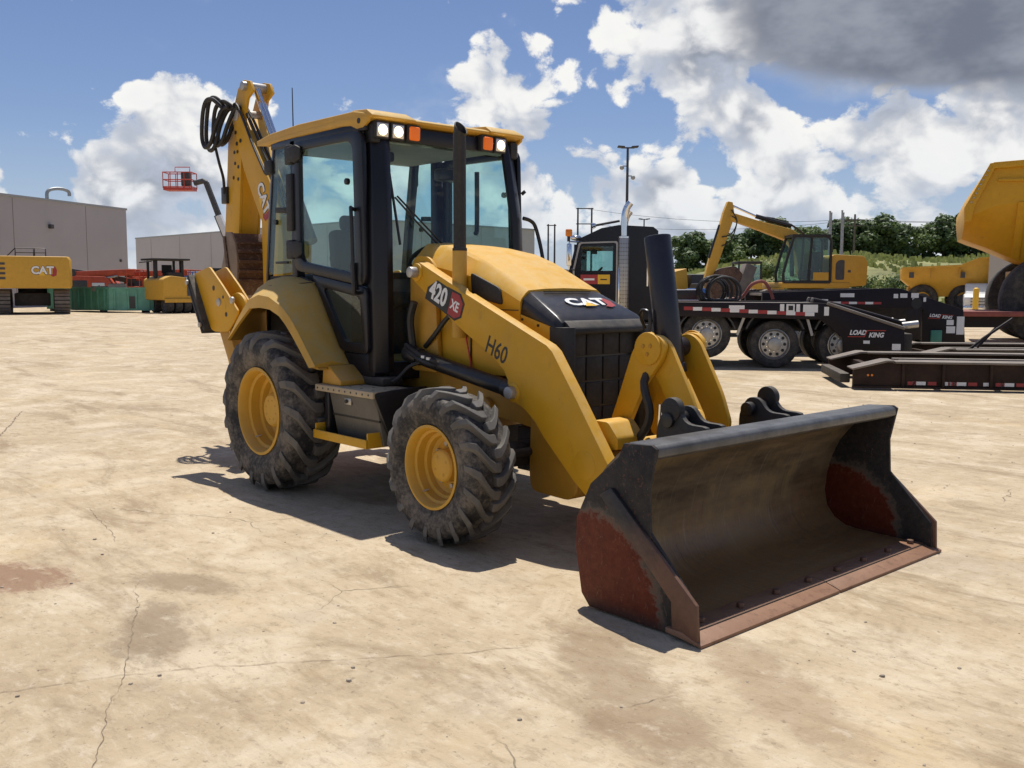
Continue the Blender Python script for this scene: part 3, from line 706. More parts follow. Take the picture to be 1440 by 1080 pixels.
    MB().cyl((3.06, -.475, .565), (3.06, .475, .565), .075, n=28).build('cross_tube', M['yellow'], H)
    # ---------------- tilt linkage in the middle
    for s in (-1, 1):
        y0, y1 = s*.165, s*.205
        p1 = rounded([(3.08, 1.24), (2.96, .92), (2.90, .77), (2.93, .66), (3.03, .66), (3.05, .77), (3.17, 1.02), (3.30, 1.18), (3.33, 1.27), (3.28, 1.33), (3.17, 1.335)], .05)
        lv = MB().prism(p1, y0, y1).build('tilt_lever', M['yellow'], H, bevel=.006)
        y2, y3 = s*.125, s*.160
        p2 = rounded([(3.14, 1.30), (3.24, 1.335), (3.32, 1.29), (3.49, .985), (3.56, .80), (3.50, .70), (3.40, .74), (3.38, .83), (3.24, 1.06), (3.12, 1.20)], .04)
        MB().prism(p2, y2, y3).build('tilt_link', M['yellow'], H, bevel=.006)
        MB().cyl((3.205, s*.203, 1.247), (3.205, s*.222, 1.247), .098, n=32).build('pin_cap', M['yellow'], lv, bevel=.004)
        for k in range(3):
            t = .6+k*2.1; MB().cyl((3.205+.032*math.cos(t), s*.221, 1.247+.032*math.sin(t)), (3.205+.032*math.cos(t), s*.229, 1.247+.032*math.sin(t)), .012, n=6).build('bolt', M['yellow_dark'], lv)
    tc = MB().cyl((3.215, 0, 1.13), (3.085, 0, 1.92), .082, .082, n=32)
    tc.cyl((3.222, 0, 1.09), (3.213, 0, 1.15), .090, n=32).cyl((3.205, -.125, 1.247), (3.205, .125, 1.247), .06, n=20)
    tc = tc.build('tilt_cylinder', M['navy_black'], H, bevel=.008)
    MB().cyl((3.255, 0, .66), (3.22, 0, 1.10), .032, n=20).build('cylinder_rod', M['chrome'], tc)
    MB().tube([(3.02, -.02, 1.36), (3.02, -.06, 1.42), (3.06, -.10, 1.47), (3.12, -.10, 1.45), (3.12, -.10, 1.34)], .010).build('hose_guard', M['black'], tc)
    MB().tube([(3.14, -.05, 1.16), (3.20, -.235, 1.05), (3.26, -.25, .88), (3.22, -.25, .76), (3.12, -.26, .66), (3.02, -.28, .60)], .026).build('linkage_hose', M['hose'], H)
    MB().tube([(3.14, .02, 1.14), (3.24, -.06, 1.00), (3.31, -.07, .86), (3.24, -.11, .71), (3.12, -.16, .64), (3.02, -.20, .58)], .020).build('linkage_hose', M['hose'], H)
    MB().cyl((3.30, -.235, .30), (3.33, -.235, .93), .016, n=12).build('level_rod', M['chrome'], H)
    MB().cyl((3.36, -.225, .30), (3.39, -.225, .84), .013, n=12).build('level_rod', M['chrome'], H)
    mb = MB().prism(rounded([(2.93, .66), (2.92, .76), (2.99, .82), (3.11, .82), (3.19, .73), (3.19, .66)], .02), -.45, -.22); mb.build('valve_guard', M['yellow'], H, bevel=.012)
    mb = MB().prism(rounded([(2.93, .66), (2.92, .76), (2.99, .82), (3.11, .82), (3.19, .73), (3.19, .66)], .02), .22, .45); mb.build('valve_guard', M['yellow'], H, bevel=.012)
    MB().cyl((3.16, -.22, .66), (3.16, .22, .66), .05, n=20).build('torque_tube', M['yellow'], H)
    # ---------------- front bucket
    inner = [(4.20, .045), (3.86, .052), (3.76, .065), (3.68, .105), (3.625, .175), (3.605, .27), (3.615, .38), (3.645, .50), (3.70, .62), (3.78, .72), (3.875, .795), (3.93, .812), (4.055, .815)]
    outer = [(4.20, .018), (3.85, .018), (3.74, .03), (3.65, .075), (3.595, .155), (3.572, .26), (3.583, .39), (3.613, .515), (3.67, .64), (3.755, .745), (3.845, .828), (3.90, .868), (4.05, .868)]
    W2 = 1.150
    mb = MB(); n = len(inner); N = 2
    vs = [(p[0], y, p[1]) for y in (-W2, W2) for p in inner+outer[::-1]]
    m = 2*n; fs = [(i, (i+1) % m, m+(i+1) % m, m+i) for i in range(m)] + [tuple(range(m)), tuple(range(2*m-1, m-1, -1))]
    mb._faces(vs, fs)
    bk = mb.build('front_bucket', M['bucket_inside'], H, ang=30)
    mb = MB().prism([(3.872, .832), (3.885, .872), (4.048, .877), (4.072, .862), (4.074, .822), (4.03, .800)], -W2-.001, W2+.001); mb.build('bucket_spine', M['spine_worn_sheen'], bk, bevel=.008)
    for s in (-1, 1):
        sp = [(3.845, .80), (3.874, .868), (4.049, .879), (4.077, .863), (4.034, .662), (4.046, .461), (4.322, .178), (4.336, .014), (3.66, .010), (3.605, .07), (3.561, .30), (3.565, .45), (3.66, .64)]
        MB().prism(sp, s*1.150, s*1.172).build('side_plate', M['bucket_side'], bk, bevel=.004)
        MB().prism([(3.742, .600), (3.816, .644), (4.341, .188), (4.350, .016), (4.205, .020), (4.195, .174)], s*1.172, s*1.194).build('side_cutter', M['bucket_cutter'], bk, bevel=.004)
    for s in (-1, 1):
        MB().prism([(4.17, .026), (4.17, .050), (4.27, .048), (4.375, .016), (4.375, .002), (4.28, .016)], s*.004, s*1.198).build('cutting_edge', M['bucket_edge'], bk, bevel=.002)
        MB().bb(4.285, 4.292, *sorted((s*.004, s*1.165)), .0405, .0455).build('edge_seam', M['bucket_side'], bk)
    for y in (-1.018, -.70, -.39, -.085, .21, .502, .788, 1.073):
        MB().cyl((4.235, y, .045), (4.235, y, .072), .021, n=6).build('edge_bolt', M['bucket_cutter'], bk, bevel=.003)
    for s in (-1, 1):       # hinge ears on the back of the bucket
        for yy, dz in ((.30, 0), (.44, 0)):
            e = rounded([(3.575, .40), (3.50, .62), (3.50, .86), (3.56, .955), (3.64, .955), (3.70, .875), (3.86, .872), (3.75, .75), (3.67, .645), (3.61, .52)], .05)
            MB().prism(e, s*yy, s*(yy+.035)).build('hinge_ear', M['black_matte'], bk, bevel=.006)
        MB().cyl((3.60, s*.435, .945), (3.60, s*.485, .945), .066, n=28).build('ear_knob', M['black_matte'], bk, bevel=.006)
        MB().cyl((3.585, s*.25, .885), (3.585, s*.50, .885), .042, n=20).build('hinge_pin', M['black'], bk, bevel=.005)
        e = rounded([(3.40, .16), (3.40, .36), (3.50, .40), (3.585, .34), (3.585, .14), (3.5, .10)], .04)
        for yy in (.43, .57): MB().prism(e, s*yy, s*(yy+.03)).build('hinge_ear', M['black_matte'], bk, bevel=.006)
    # ---------------- cab frame
    cf = MB()
    for s in (-1, 1):
        q = lambda z, dx, dy: [Vector((x+dx, s*(y-dy), z)) for x, y in ((1.005, .735), (1.085, .728), (1.135, .640), (1.125, .585), (1.09, .59), (1.02, .66))]
        cf.loft([q(.98, .0, 0), q(1.6, 0, 0), q(2.13, -.015, .008), q(2.74, -.10, .045)])
        cf.loft([[Vector((x, s*y, z)) for x, y in ((-.085, .735), (-.005, .735), (-.005, .66), (-.085, .66))] for z in (1.05, 2.76)])
        cf.loft([[Vector((x+dx, s*y, z)) for x, y in ((-.56, .72), (-.50, .735), (-.50, .68), (-.56, .66))] for z, dx in ((1.1, -.02), (1.70, 0), (2.20, .07), (2.76, .16))])
        cf.box((.30, s*.70, 2.745), (1.40, .07, .06)); cf.bb(-.09, 1.08, *sorted((s*.64, s*.73)), .95, 1.115)
    cf.bb(.90, 1.03, -.60, .60, 2.66, 2.77); cf.bb(1.04, 1.125, -.62, .62, .93, 1.06); cf.bb(-.42, -.34, -.70, .70, 2.70, 2.77); cf.bb(-.58, -.50, -.70, .70, 1.05, 1.20)
    cab = cf.build('cab_frame', M['frame_black'], H, bevel=.008)
    MB().bb(-.55, 1.08, -.66, .66, .96, 1.02).build('cab_floor', M['black_matte'], cab)
    MB().bb(-.36, .98, -.66, .66, 2.70, 2.725).build('headliner', M['headliner'], cab)
    # roof
    rp = [(-.64, 2.785), (-.645, 2.815), (-.40, 2.850), (.05, 2.872), (.85, 2.868), (1.02, 2.835), (1.075, 2.815), (1.07, 2.795), (.98, 2.775), (-.35, 2.772)]
    rf = MB().prism(rp, -.735, .735).build('cab_roof', M['yellow_dusty'], H, bevel=.018, seg=3)
    for y0, y1 in ((-.735, -.33), (.37, .735)):
        MB().loft([[Vector((x, y, z)) for x, y, z in ((.62, y0+.06, 2.865), (.80, y0+.03, 2.885), (1.02, y0, 2.862), (1.10, y0, 2.815), (1.08, y0, 2.795), (.70, y0, 2.80))], [Vector((x, y, z)) for x, y, z in ((.62, y1-.06, 2.865), (.80, y1-.07, 2.885), (1.02, y1-.05, 2.862), (1.10, y1-.02, 2.815), (1.08, y1, 2.795), (.70, y1, 2.80))]]).build('lamp_brow', M['yellow_dusty'], rf, bevel=.012)
    for s in (-1, 1):   # side drip rail that drops over the door corner
        MB().prism([(-.64, 2.775), (-.60, 2.795), (.72, 2.83), (1.06, 2.82), (1.05, 2.775), (.98, 2.738), (.90, 2.735), (.82, 2.765), (.60, 2.785), (-.25, 2.772), (-.45, 2.755)], s*.715, s*.738).build('drip_rail', M['yellow_dusty'], rf, bevel=.004)
        MB().cyl((.93, s*.736, 2.79), (.93, s*.742, 2.79), .020, n=12).build('rail_plug', M['decal_black'], rf)
    for y, kind in ((-.629, 'w'), (-.493, 'w'), (-.352, 'a'), (.352, 'a'), (.489, 'w')):
        hs = MB().box((1.02, y, 2.725), (.10, .125, .125), Ry(.06)).build('work_lamp', M['black_matte'], rf, bevel=.012)
        if kind == 'w':
            MB().box((1.068, y, 2.722), (.012, .098, .098), Ry(.06)).build('lamp_bezel', M['lamp_bowl'], hs, bevel=.02, seg=3)
            MB().lathe([(.040, 1.074), (.038, 1.078), (.0001, 1.080)], (0, y, 2.722), axis='x', n=20).build('lamp_lens', M['lamp_glow'], hs)
            MB().lathe([(.024, 1.080), (.020, 1.0835), (.0001, 1.085)], (0, y, 2.722), axis='x', n=16).build('lamp_bulb', M['lamp_on'], hs)
        else:
            MB().box((1.075, y, 2.722), (.03, .092, .10), Ry(.06)).build('lamp_lens', M['lamp_amber'], hs, bevel=.02, seg=3)
    for s in (-1, 1):
        hs = MB().box((.98 if s > 0 else .99, s*.665, 2.70), (.11, .07, .13)).build('work_lamp', M['black_matte'], rf, bevel=.012)
        if s > 0: MB().box((.985, s*.705, 2.70), (.085, .012, .10)).build('lamp_lens', M['headliner'], hs, bevel=.015)
    MB().cyl((-.55, -.44, 2.83), (-.555, -.44, 3.28), .006, .004, n=8).build('antenna', M['black'], rf)
    # doors and side glass
    for s in (-1, 1):
        o1 = [(.0, 2.735), (1.0, 2.72), (1.035, 1.605), (.0, 1.735)]; i1 = [(.105, 2.665), (.875, 2.655), (.905, 1.70), (.105, 1.805)]
        o2 = [(.27, 1.70), (1.035, 1.60), (1.05, 1.12), (.68, 1.13)]; i2 = [(.435, 1.60), (.945, 1.53), (.99, 1.19), (.735, 1.20)]
        mb = MB(); ring(mb, rounded(o1, .10, 4), rounded(i1, .09, 4), s*.725, s*.765); ring(mb, rounded(o2, .05, 4), rounded(i2, .05, 4), s*.726, s*.764)
        dr = mb.build('cab_door', M['frame_black'], H, bevel=.006)
        MB().prism(rounded([(.09, 2.68), (.89, 2.67), (.92, 1.685), (.09, 1.79)], .09, 4), s*.742, s*.747).build('door_window', M['cab_glass'], dr, smooth=False)
        MB().prism(rounded([(.42, 1.615), (.96, 1.545), (1.0, 1.18), (.725, 1.19)], .05, 4), s*.742, s*.747).build('door_window', M['cab_glass'], dr, smooth=False)
        MB().tube([(.90, s*.76, 2.16), (.91, s*.80, 2.165), (.925, s*.81, 2.12), (.945, s*.81, 1.62), (.94, s*.80, 1.57), (.93, s*.76, 1.56)], .014).build('door_handle', M['black'], dr)
        for z in (2.64, 1.90):
            MB().box((-.03, s*.765, z), (.10, .05, .15)).build('hinge', M['black_matte'], dr, bevel=.012)
            MB().loft([[Vector((-.02, s*(.775), z-.05)), Vector((-.02, s*.805, z-.05)), Vector((-.02, s*.805, z+.05)), Vector((-.02, s*.775, z+.05))], [Vector((.10, s*.77, z-.075)), Vector((.10, s*.80, z-.075)), Vector((.10, s*.80, z+.065)), Vector((.10, s*.77, z+.065))], [Vector((.155, s*.77, z-.04)), Vector((.155, s*.785, z-.04)), Vector((.155, s*.785, z+.04)), Vector((.155, s*.77, z+.04))]]).build('hinge', M['black_matte'], dr, bevel=.015, seg=3)
        MB().box((-.03, s*.765, 2.27), (.09, .04, .45)).build('hinge_strip', M['black_matte'], dr, bevel=.012)
        MB().cyl((.80, s*.748, 2.37), (.80, s*.775, 2.37), .024, n=16).build('window_latch', M['black'], dr, bevel=.004)
        MB().box((.89, s*.772, 1.68), (.05, .03, .20), Ry(-.1)).build('lock_case', M['black_matte'], dr, bevel=.01)
        qg = [(-.085, 2.725), (-.36, 2.735), (-.44, 2.21), (-.515, 1.70), (-.095, 1.72)]
        qw = MB().prism(qg, s*.722, s*.727).build('quarter_window', M['cab_glass'], H, smooth=False)
        MB().box((-.44, s*.735, 2.58), (.12, .035, .12)).build('window_hinge', M['black_matte'], qw, bevel=.02)
        MB().box((-.20, s*.738, 2.22), (.26, .02, .045), Ry(.06)).build('window_hinge', M['black_matte'], qw, bevel=.008)
        MB().cyl((-.33, s*.725, 2.13), (-.33, s*.75, 2.13), .022, n=14).build('window_latch', M['black'], qw)
        MB().box((-.24, s*.738, 1.80), (.20, .015, .02)).build('window_latch', M['black'], qw, bevel=.004)
        MB().prism([(-.06, 1.115), (.70, 1.115), (.50, 1.36), (.27, 1.62), (-.06, 1.70), (-.50, 1.69), (-.50, 1.1)], s*.69, s*.715).build('cab_side_panel', M['black_matte'], cab)
    ws = MB()._faces([(1.118, -.585, 1.06), (1.118, .585, 1.06), (1.105, .585, 1.6), (1.105, -.585, 1.6), (1.085, .575, 2.13), (1.085, -.575, 2.13), (.995, .545, 2.68), (.995, -.545, 2.68)], [(0, 1, 2, 3), (3, 2, 4, 5), (5, 4, 6, 7)])
    wsh = ws.build('windscreen', M['cab_glass'], H, ang=60)
    MB()._faces([(-.54, -.66, 1.2), (-.54, .66, 1.2), (-.36, .66, 2.70), (-.36, -.66, 2.70)], [(0, 1, 2, 3)]).build('rear_window', M['cab_glass'], H)
    MB().tube([(1.045, -.575, 2.52), (1.125, -.525, 1.91)], .010, sub=1).build('wiper_blade', M['black'], wsh)
    MB().tube([(1.10, -.55, 2.25), (1.135, -.36, 2.06), (1.15, -.18, 1.91)], .007, sub=1).build('wiper_arm', M['black'], wsh)
    MB().tube([(1.10, -.53, 2.26), (1.135, -.30, 2.05), (1.15, -.12, 1.90)], .007, sub=1).build('wiper_arm', M['black'], wsh)
    MB().tube([(1.105, .70, 2.16), (1.12, .76, 2.145), (1.14, .80, 2.10), (1.17, .83, 1.95), (1.20, .84, 1.80)], .016).build('grab_rail', M['black'], H)
    MB().tube([(1.05, .74, 2.38), (1.06, .755, 2.36)], .02, sub=1).build('rail_mount', M['black'], H)
    # interior
    seat = MB(); seat.box((.02, 0, 1.50), (.50, .50, .14)); seat.box((-.28, 0, 1.80), (.13, .48, .58), Ry(-.12)); seat.box((-.33, 0, 2.15), (.09, .26, .14), Ry(-.12)); seat.bb(-.15, .22, -.2, .2, 1.02, 1.44)
    seat.build('operator_seat', M['seat'], H, bevel=.05, seg=3)
    for s in (-1, 1): MB().box((.0, s*.30, 1.70), (.32, .07, .06)).build('armrest', M['seat'], H, bevel=.02)
    co = MB(); co.loft([[Vector((1.02, -.14, 1.03)), Vector((1.02, .14, 1.03)), Vector((.88, .14, 1.03)), Vector((.88, -.14, 1.03))], [Vector((.92, -.10, 1.72)), Vector((.92, .10, 1.72)), Vector((.84, .10, 1.70)), Vector((.84, -.10, 1.70))]])
    co.build('steering_console', M['interior_grey'], H, bevel=.03)
    sw = MB(); R_ = .19
    pts = [Vector((.82, 0, 1.84)) + Matrix.Rotation(-.55, 3, 'Y') @ Vector((R_*math.cos(t*2*PI/24), R_*math.sin(t*2*PI/24), 0)) for t in range(25)]
    sw.tube(pts, .016, sub=1); sw.cyl((.86, 0, 1.74), (.815, 0, 1.85), .035, n=12)
    for k in range(3): sw.tube([Vector((.82, 0, 1.84)), pts[k*8+2]], .010, sub=1)
    sw.build('steering_wheel', M['seat'], H)
    for s in (-1, 1): MB().box((-.05, s*.52, 1.40), (.75, .20, .62)).build('side_console', M['interior_grey'], H, bevel=.05)
    MB().bb(-.50, -.40, -.45, .45, 1.05, 1.55).build('rear_console', M['interior_grey'], H, bevel=.04)
    for y in (-.22, .22): MB().tube([(-.36, y, 1.50), (-.32, y, 1.75), (-.34, y, 1.86)], .014).build('control_lever', M['seat'], H)
    for y in (.15, .28): MB().tube([(.98, y, 1.1), (.95, y, 1.62)], .012).build('control_lever', M['seat'], H)
    MB().box((.55, .36, 2.52), (.10, .22, .10)).build('cab_mirror', M['black'], H, bevel=.02)
    MB().box((.30, -.20, 2.64), (.30, .22, .08)).build('ceiling_console', M['black_matte'], H, bevel=.02)
    MB().tube([(.70, .55, 2.55), (.70, .55, 2.10), (.72, .52, 2.05)], .02).build('coat_hook', M['black'], H)
    # ---------------- rear fenders
    for s in (-1, 1):
        inn = [(.745, 1.015), (.60, 1.18), (.46, 1.37), (.33, 1.545), (.22, 1.635), (-.05, 1.692), (-.30, 1.690), (-.50, 1.60), (-.60, 1.42), (-.62, 1.20)]
        up_ = [(.815, 1.040), (.69, 1.165), (.56, 1.295), (.45, 1.390), (.33, 1.468), (.13, 1.538), (-.04, 1.552), (-.21, 1.512), (-.385, 1.375), (-.55, 1.195)]
        lo = [(.765, 1.020), (.645, 1.135), (.53, 1.240), (.43, 1.322), (.335, 1.384), (.19, 1.430), (.03, 1.442), (-.145, 1.432), (-.335, 1.315), (-.56, 1.160)]
        secs = []
        for (a, b, c) in zip(inn, up_, lo):
            mid = ((a[0]+b[0])/2, (a[1]+b[1])/2+.035)
            secs.append([Vector((a[0], s*.70, a[1])), Vector((mid[0], s*.90, mid[1])), Vector((b[0]*.97, s*1.035, b[1]+.006)), Vector((b[0], s*1.06, b[1]-.012)), Vector((c[0], s*1.085, c[1])), Vector((c[0], s*1.06, c[1])), Vector((b[0]-.0, s*1.03, b[1]-.035)), Vector((a[0], s*.70, a[1]-.035))])
        fe = MB().loft(secs).build('fender', M['yellow_dusty'], H, ang=32)
        MB().tube([(-.28, s*.80, 1.683), (-.12, s*.955, 1.610), (-.02, s*.955, 1.612), (.25, s*.74, 1.640)], .0035, sub=1).build('fender_seam', M['decal_black'], fe)
        MB().prism([(.70, .893), (.72, 1.03), (.80, 1.03), (.96, .93), (.96, .893)], s*.72, s*.94).build('fender_bracket', M['yellow_dark'], H, bevel=.01)  # darker yellow puts the shade under the fender into the paint
        # steps and tool box
        sp = MB().bb(.66, 1.43, *sorted((s*.62, s*.965)), .872, .892); sp.bb(.66, 1.43, *sorted((s*.955, s*.978)), .842, .891)
        sp = sp.build('step_plate', M['tan_plate'], H, bevel=.008)
        for k in range(10):
            MB().cyl((.70+k*.075, s*.977, .866), (.70+k*.075, s*.9795, .866), .008, n=8).build('grip_hole', M['decal_black'], sp)
            if k % 2 == 0:
                for yy in (.90, .80, .70): MB().cyl((.72+k*.075, s*yy, .8915), (.72+k*.075, s*yy, .8935), .011, n=8).build('grip_hole', M['decal_black'], sp)
        tb = MB(); tb.prism([(s*.940, .868), (s*.865, .500), (s*.55, .45), (s*.55, .868)], .79, 1.395, 'yz'); tb = tb.build('tool_box', M['toolbox_brown'], H, bevel=.012)
        MB().prism([(s*.9015, .668), (s*.9055, .682), (s*.89, .682), (s*.89, .668)], .79, 1.396, 'yz').build('box_seam', M['decal_black'], tb)
        MB().box((1.04, s*.928, .79), (.09, .014, .05)).build('latch', M['chrome_dull'], tb, bevel=.006)
        MB().cyl((1.03, s*.93, .79), (1.03, s*.945, .79), .014, n=12).build('latch', M['decal_black'], tb)
        MB().prism(rounded([(s*.975, .886), (s*.50, .905), (s*.50, .47), (s*.80, .47)], .04), 1.397, 1.432, 'yz').build('box_end', M['black'], H, bevel=.006)
        for z in (.72, .68): MB().cyl((1.43, s*.72, z), (1.438, s*.72, z), .011, n=8).build('bolt', M['pin_steel'], H)
        MB().bb(.70, .76, *sorted((s*.86, s*.92)), .50, .872).build('step_post', M['black'], H, bevel=.005)
        ls = MB(); ls.bb(.665, 1.372, *sorted((s*.985, s*1.0)), .492, .555)
        for x0 in (.665, 1.357): ls.bb(x0, x0+.015, *sorted((s*.76, s*.985)), .492, .60)
        ls = ls.build('lower_step', M['yellow'], H, bevel=.003)
        MB().bb(.68, 1.357, *sorted((s*.78, s*.985)), .500, .512).build('step_tread', M['chassis_dark'], ls)
        for k in range(16): MB().bb(.95+k*.025, .963+k*.025, *sorted((s*.945, s*.975)), .512, .524).build('tread_stud', M['pin_steel'], ls)
        MB().bb(.2, 1.39, *sorted((s*.34, s*.56)), .45, .86).build('tank', M['chassis_dark'], H, bevel=.03)
        MB().bb(.66, 1.2, *sorted((s*.56, s*.74)), .895, .955).build('cab_mount', M['chassis_dark'], H, bevel=.02)
        MB().tube([(1.05, s*.70, .94), (1.22, s*.66, .93), (1.33, s*.60, 1.04), (1.42, s*.54, 1.08)], .014).build('brake_line', M['hose'], H)
    # ---------------- rear frame and stabilisers
    rfm = MB(); rfm.bb(-1.22, -1.06, -.72, .72, .50, .66); rfm.bb(-1.22, -1.06, -.72, .72, 1.02, 1.16)
    for y in (-.68, -.45, .45, .68): rfm.bb(-1.21, -1.02, y-.04, y+.04, .52, 1.15)
    rfm.bb(-1.16, -1.0, -.40, .40, .5, 1.1); rfm.build('rear_frame', M['yellow_dark'], H, bevel=.012)
    for s in (-1, 1):
        pl = rounded([(-1.365, 1.715), (-1.05, 1.775), (-.80, 1.61), (-.52, 1.40), (-.60, 1.31), (-.72, 1.225), (-.98, 1.215), (-1.05, 1.235)], .03)
        sb = MB(); sb.prism(pl, s*.98, s*1.0); sb.prism(pl, s*.83, s*.85)
        sb = sb.build('stabilizer', M['yellow'], H, bevel=.006)
        MB().prism([(-.97, 1.25), (-.78, 1.25), (-.64, 1.03), (-.62, .80), (-.72, .78), (-.80, .98)], s*.86, s*.97).build('stabilizer_leg', M['yellow_dark'], sb, bevel=.01)
        MB().prism(rounded([(-.80, 1.30), (-.80, 1.53), (-.66, 1.56), (-.54, 1.50), (-.50, 1.30)], .05), s*.90, s*.93).build('stabilizer_ear', M['yellow'], sb, bevel=.006)
        ax = Vector((-1.365+1.05, 0, 1.715-1.235)).normalized(); nr = Vector((-ax.z, 0, ax.x))
        c = Vector((-1.205, s*.915, 1.475)); th = math.atan2(ax.x, ax.z)
        MB().box(c + nr*.025, (.05, .28, .56), Ry(th)).build('stabilizer_pad', M['chassis_dark'], sb, bevel=.01)
        MB().box(c + nr*.060, (.018, .30, .58), Ry(th)).build('street_pad', M['dark_grey'], sb, bevel=.008)
        for k in (-.22, .22): MB().cyl(c+ax*k+nr*.035+Vector((0, s*.15, 0)), c+ax*k+nr*.035+Vector((0, s*.165, 0)), .022, n=12).build('bolt', M['pin_steel'], sb)
        for x, z, r_ in ((-.87, 1.47, .035), (-.62, 1.49, .030)):
            MB().cyl((x, s*.99, z), (x, s*1.012, z), r_, n=20).build('pin_head', M['pin_steel'], sb, bevel=.004)
        for x, z, r_ in ((-.97, 1.59, .022), (-.79, 1.515, .014), (-.74, 1.37, .020)):
            MB().cyl((x, s*.999, z), (x, s*1.003, z), r_, n=16).build('plate_hole', M['decal_black'], sb)
        MB().cyl((-.85, s*.90, 1.40), (-.74, s*.84, .85), .045, n=16).build('stabilizer_cylinder', M['black'], sb)
    sw = MB(); sw.bb(-1.62, -1.28, -.20, .20, .45, .60); sw.bb(-1.62, -1.28, -.20, .20, 1.05, 1.18); sw.cyl((-1.42, 0, .42), (-1.42, 0, 1.22), .09, n=20); sw.bb(-1.70, -1.45, -.16, .16, .5, 1.25)
    sw.build('swing_post', M['yellow_dark'], H, bevel=.015)
    # boom, stick, bucket folded up behind the cab
    bp = [(-1.72, 1.05), (-1.715, 1.66), (-1.722, 2.233), (-1.872, 2.454), (-2.068, 2.751), (-2.276, 3.217), (-2.33, 3.34), (-2.28, 3.42), (-2.187, 3.40), (-1.845, 2.976), (-1.545, 2.599), (-1.36, 2.30), (-1.30, 2.0), (-1.36, 1.05), (-1.5, .95)]
    bo = MB(); bo.prism(bp, -.152, -.128); bo.prism(bp, .128, .152)
    bo.prism([(-1.73, 1.10), (-1.73, 2.24), (-1.88, 2.46), (-2.07, 2.75), (-2.05, 2.76), (-1.86, 2.47), (-1.71, 2.24), (-1.71, 1.10)], -.128, .128)
    bo.prism([(-1.31, 2.0), (-1.37, 2.29), (-1.55, 2.59), (-1.85, 2.965), (-2.10, 3.27), (-2.11, 3.25), (-1.86, 2.945), (-1.56, 2.57), (-1.385, 2.28), (-1.33, 2.0), (-1.38, 1.10), (-1.36, 1.10)], -.128, .128)
    bo = bo.build('boom', M['yellow'], H, bevel=.006)
    Xb = Vector((.47, 0, -.88)).normalized()
    cat_logo(bo, Vector((-1.665, -.152, 2.445)), Xb, (-Xb.z, 0, Xb.x), .125, lift=.002)
    for dy in (-.06, -.10): MB().tube([(-2.25, dy, 3.46), (-2.02, dy, 3.24), (-1.75, dy, 2.90), (-1.50, dy, 2.60), (-1.33, dy, 2.28)], .014).build('boom_line', M['hose'], bo)
    MB().tube([(-2.28, -.165, 3.36), (-2.16, -.17, 3.40), (-2.0, -.165, 3.20), (-1.83, -.165, 2.96), (-1.60, -.165, 2.68)], .013).build('boom_line', M['hose'], bo)
    for x, z in ((-2.22, 3.13), (-2.20, 3.02), (-2.12, 3.04)): MB().cyl((x, -.15, z), (x, -.158, z), .020, n=12).build('plate_hole', M['decal_black'], bo)
    sp_ = [(-2.445, 3.26), (-2.506, 2.783), (-2.579, 2.275), (-2.62, 2.06), (-2.52, 1.99), (-2.30, 2.03), (-2.262, 2.26), (-2.20, 2.792), (-2.15, 3.10), (-2.02, 3.44), (-1.90, 3.50), (-1.96, 3.60), (-2.10, 3.63), (-2.22, 3.56), (-2.32, 3.40)]
    sk = MB(); sk.prism(sp_, -.118, -.09); sk.prism(sp_, .09, .118); sk.prism([(-2.42, 3.20), (-2.60, 2.06), (-2.30, 2.06), (-2.26, 2.26), (-2.20, 2.79), (-2.14, 3.02)], -.09, .09)
    sk = sk.build('stick', M['yellow'], H, bevel=.006)
    for x, z in ((-2.33, 2.95), (-2.26, 2.95), (-2.32, 2.84), (-2.25, 2.80), (-2.36, 2.70), (-2.26, 2.68)): MB().cyl((x, -.117, z), (x, -.123, z), .018, n=12).build('pin_hole', M['decal_black'], sk)
    MB().cyl((-2.2, -.165, 3.30), (-2.2, .165, 3.30), .06, n=20).build('pivot_pin', M['pin_steel'], sk, bevel=.005)
    MB().cyl((-2.05, -.16, 3.56), (-2.05, .16, 3.56), .045, n=18).build('pivot_pin', M['pin_steel'], sk, bevel=.005)
    sc_ = MB().cyl((-1.66, 0, 2.96), (-1.05, 0, 2.02), .062, n=20).build('stick_cylinder', M['black'], H)
    MB().cyl((-2.06, 0, 3.56), (-1.64, 0, 2.93), .040, n=20).build('cylinder_rod', M['chrome'], sc_)
    MB().cyl((-2.50, 0, 3.05), (-2.62, 0, 2.35), .05, n=16).build('bucket_cylinder', M['black'], H)
    MB().bb(-2.60, -2.48, -.15, -.08, 2.45, 2.62).build('cylinder_head', M['black'], H, bevel=.01)
    for k, (dx, dy) in enumerate(((0, 0), (.03, -.06), (.10, .03), (.06, .10))):
        pts = [(-2.30+dx, -.20+dy, 3.36), (-2.38+dx, -.27+dy, 3.47-.02*k), (-2.47+dx, -.30+dy, 3.46-.03*k), (-2.55+dx, -.30+dy, 3.30), (-2.62+dx, -.28+dy, 3.10), (-2.57+dx, -.27+dy, 2.98+.02*k), (-2.46+dx, -.26+dy, 3.02+.02*k), (-2.38+dx, -.24+dy, 3.20), (-2.31+dx, -.20+dy, 3.34), (-2.24+dx, -.17+dy, 3.37)]
        MB().tube(pts, .021, sub=5).build('boom_hose', M['hose'], H)
    MB().tube([(-2.50, -.24, 3.0), (-2.47, -.22, 2.85), (-2.49, -.17, 2.70), (-2.52, -.15, 2.55)], .015).build('boom_hose', M['hose'], H)
    # hoe bucket
    hb_in = [(-2.46, 1.52), (-2.30, 1.50), (-2.06, 1.54), (-1.97, 1.66), (-1.95, 1.85), (-1.98, 2.00), (-2.05, 2.10)]
    hb_out = [(-2.46, 1.495), (-2.29, 1.475), (-2.04, 1.515), (-1.945, 1.65), (-1.925, 1.855), (-1.957, 2.015), (-2.035, 2.125)]
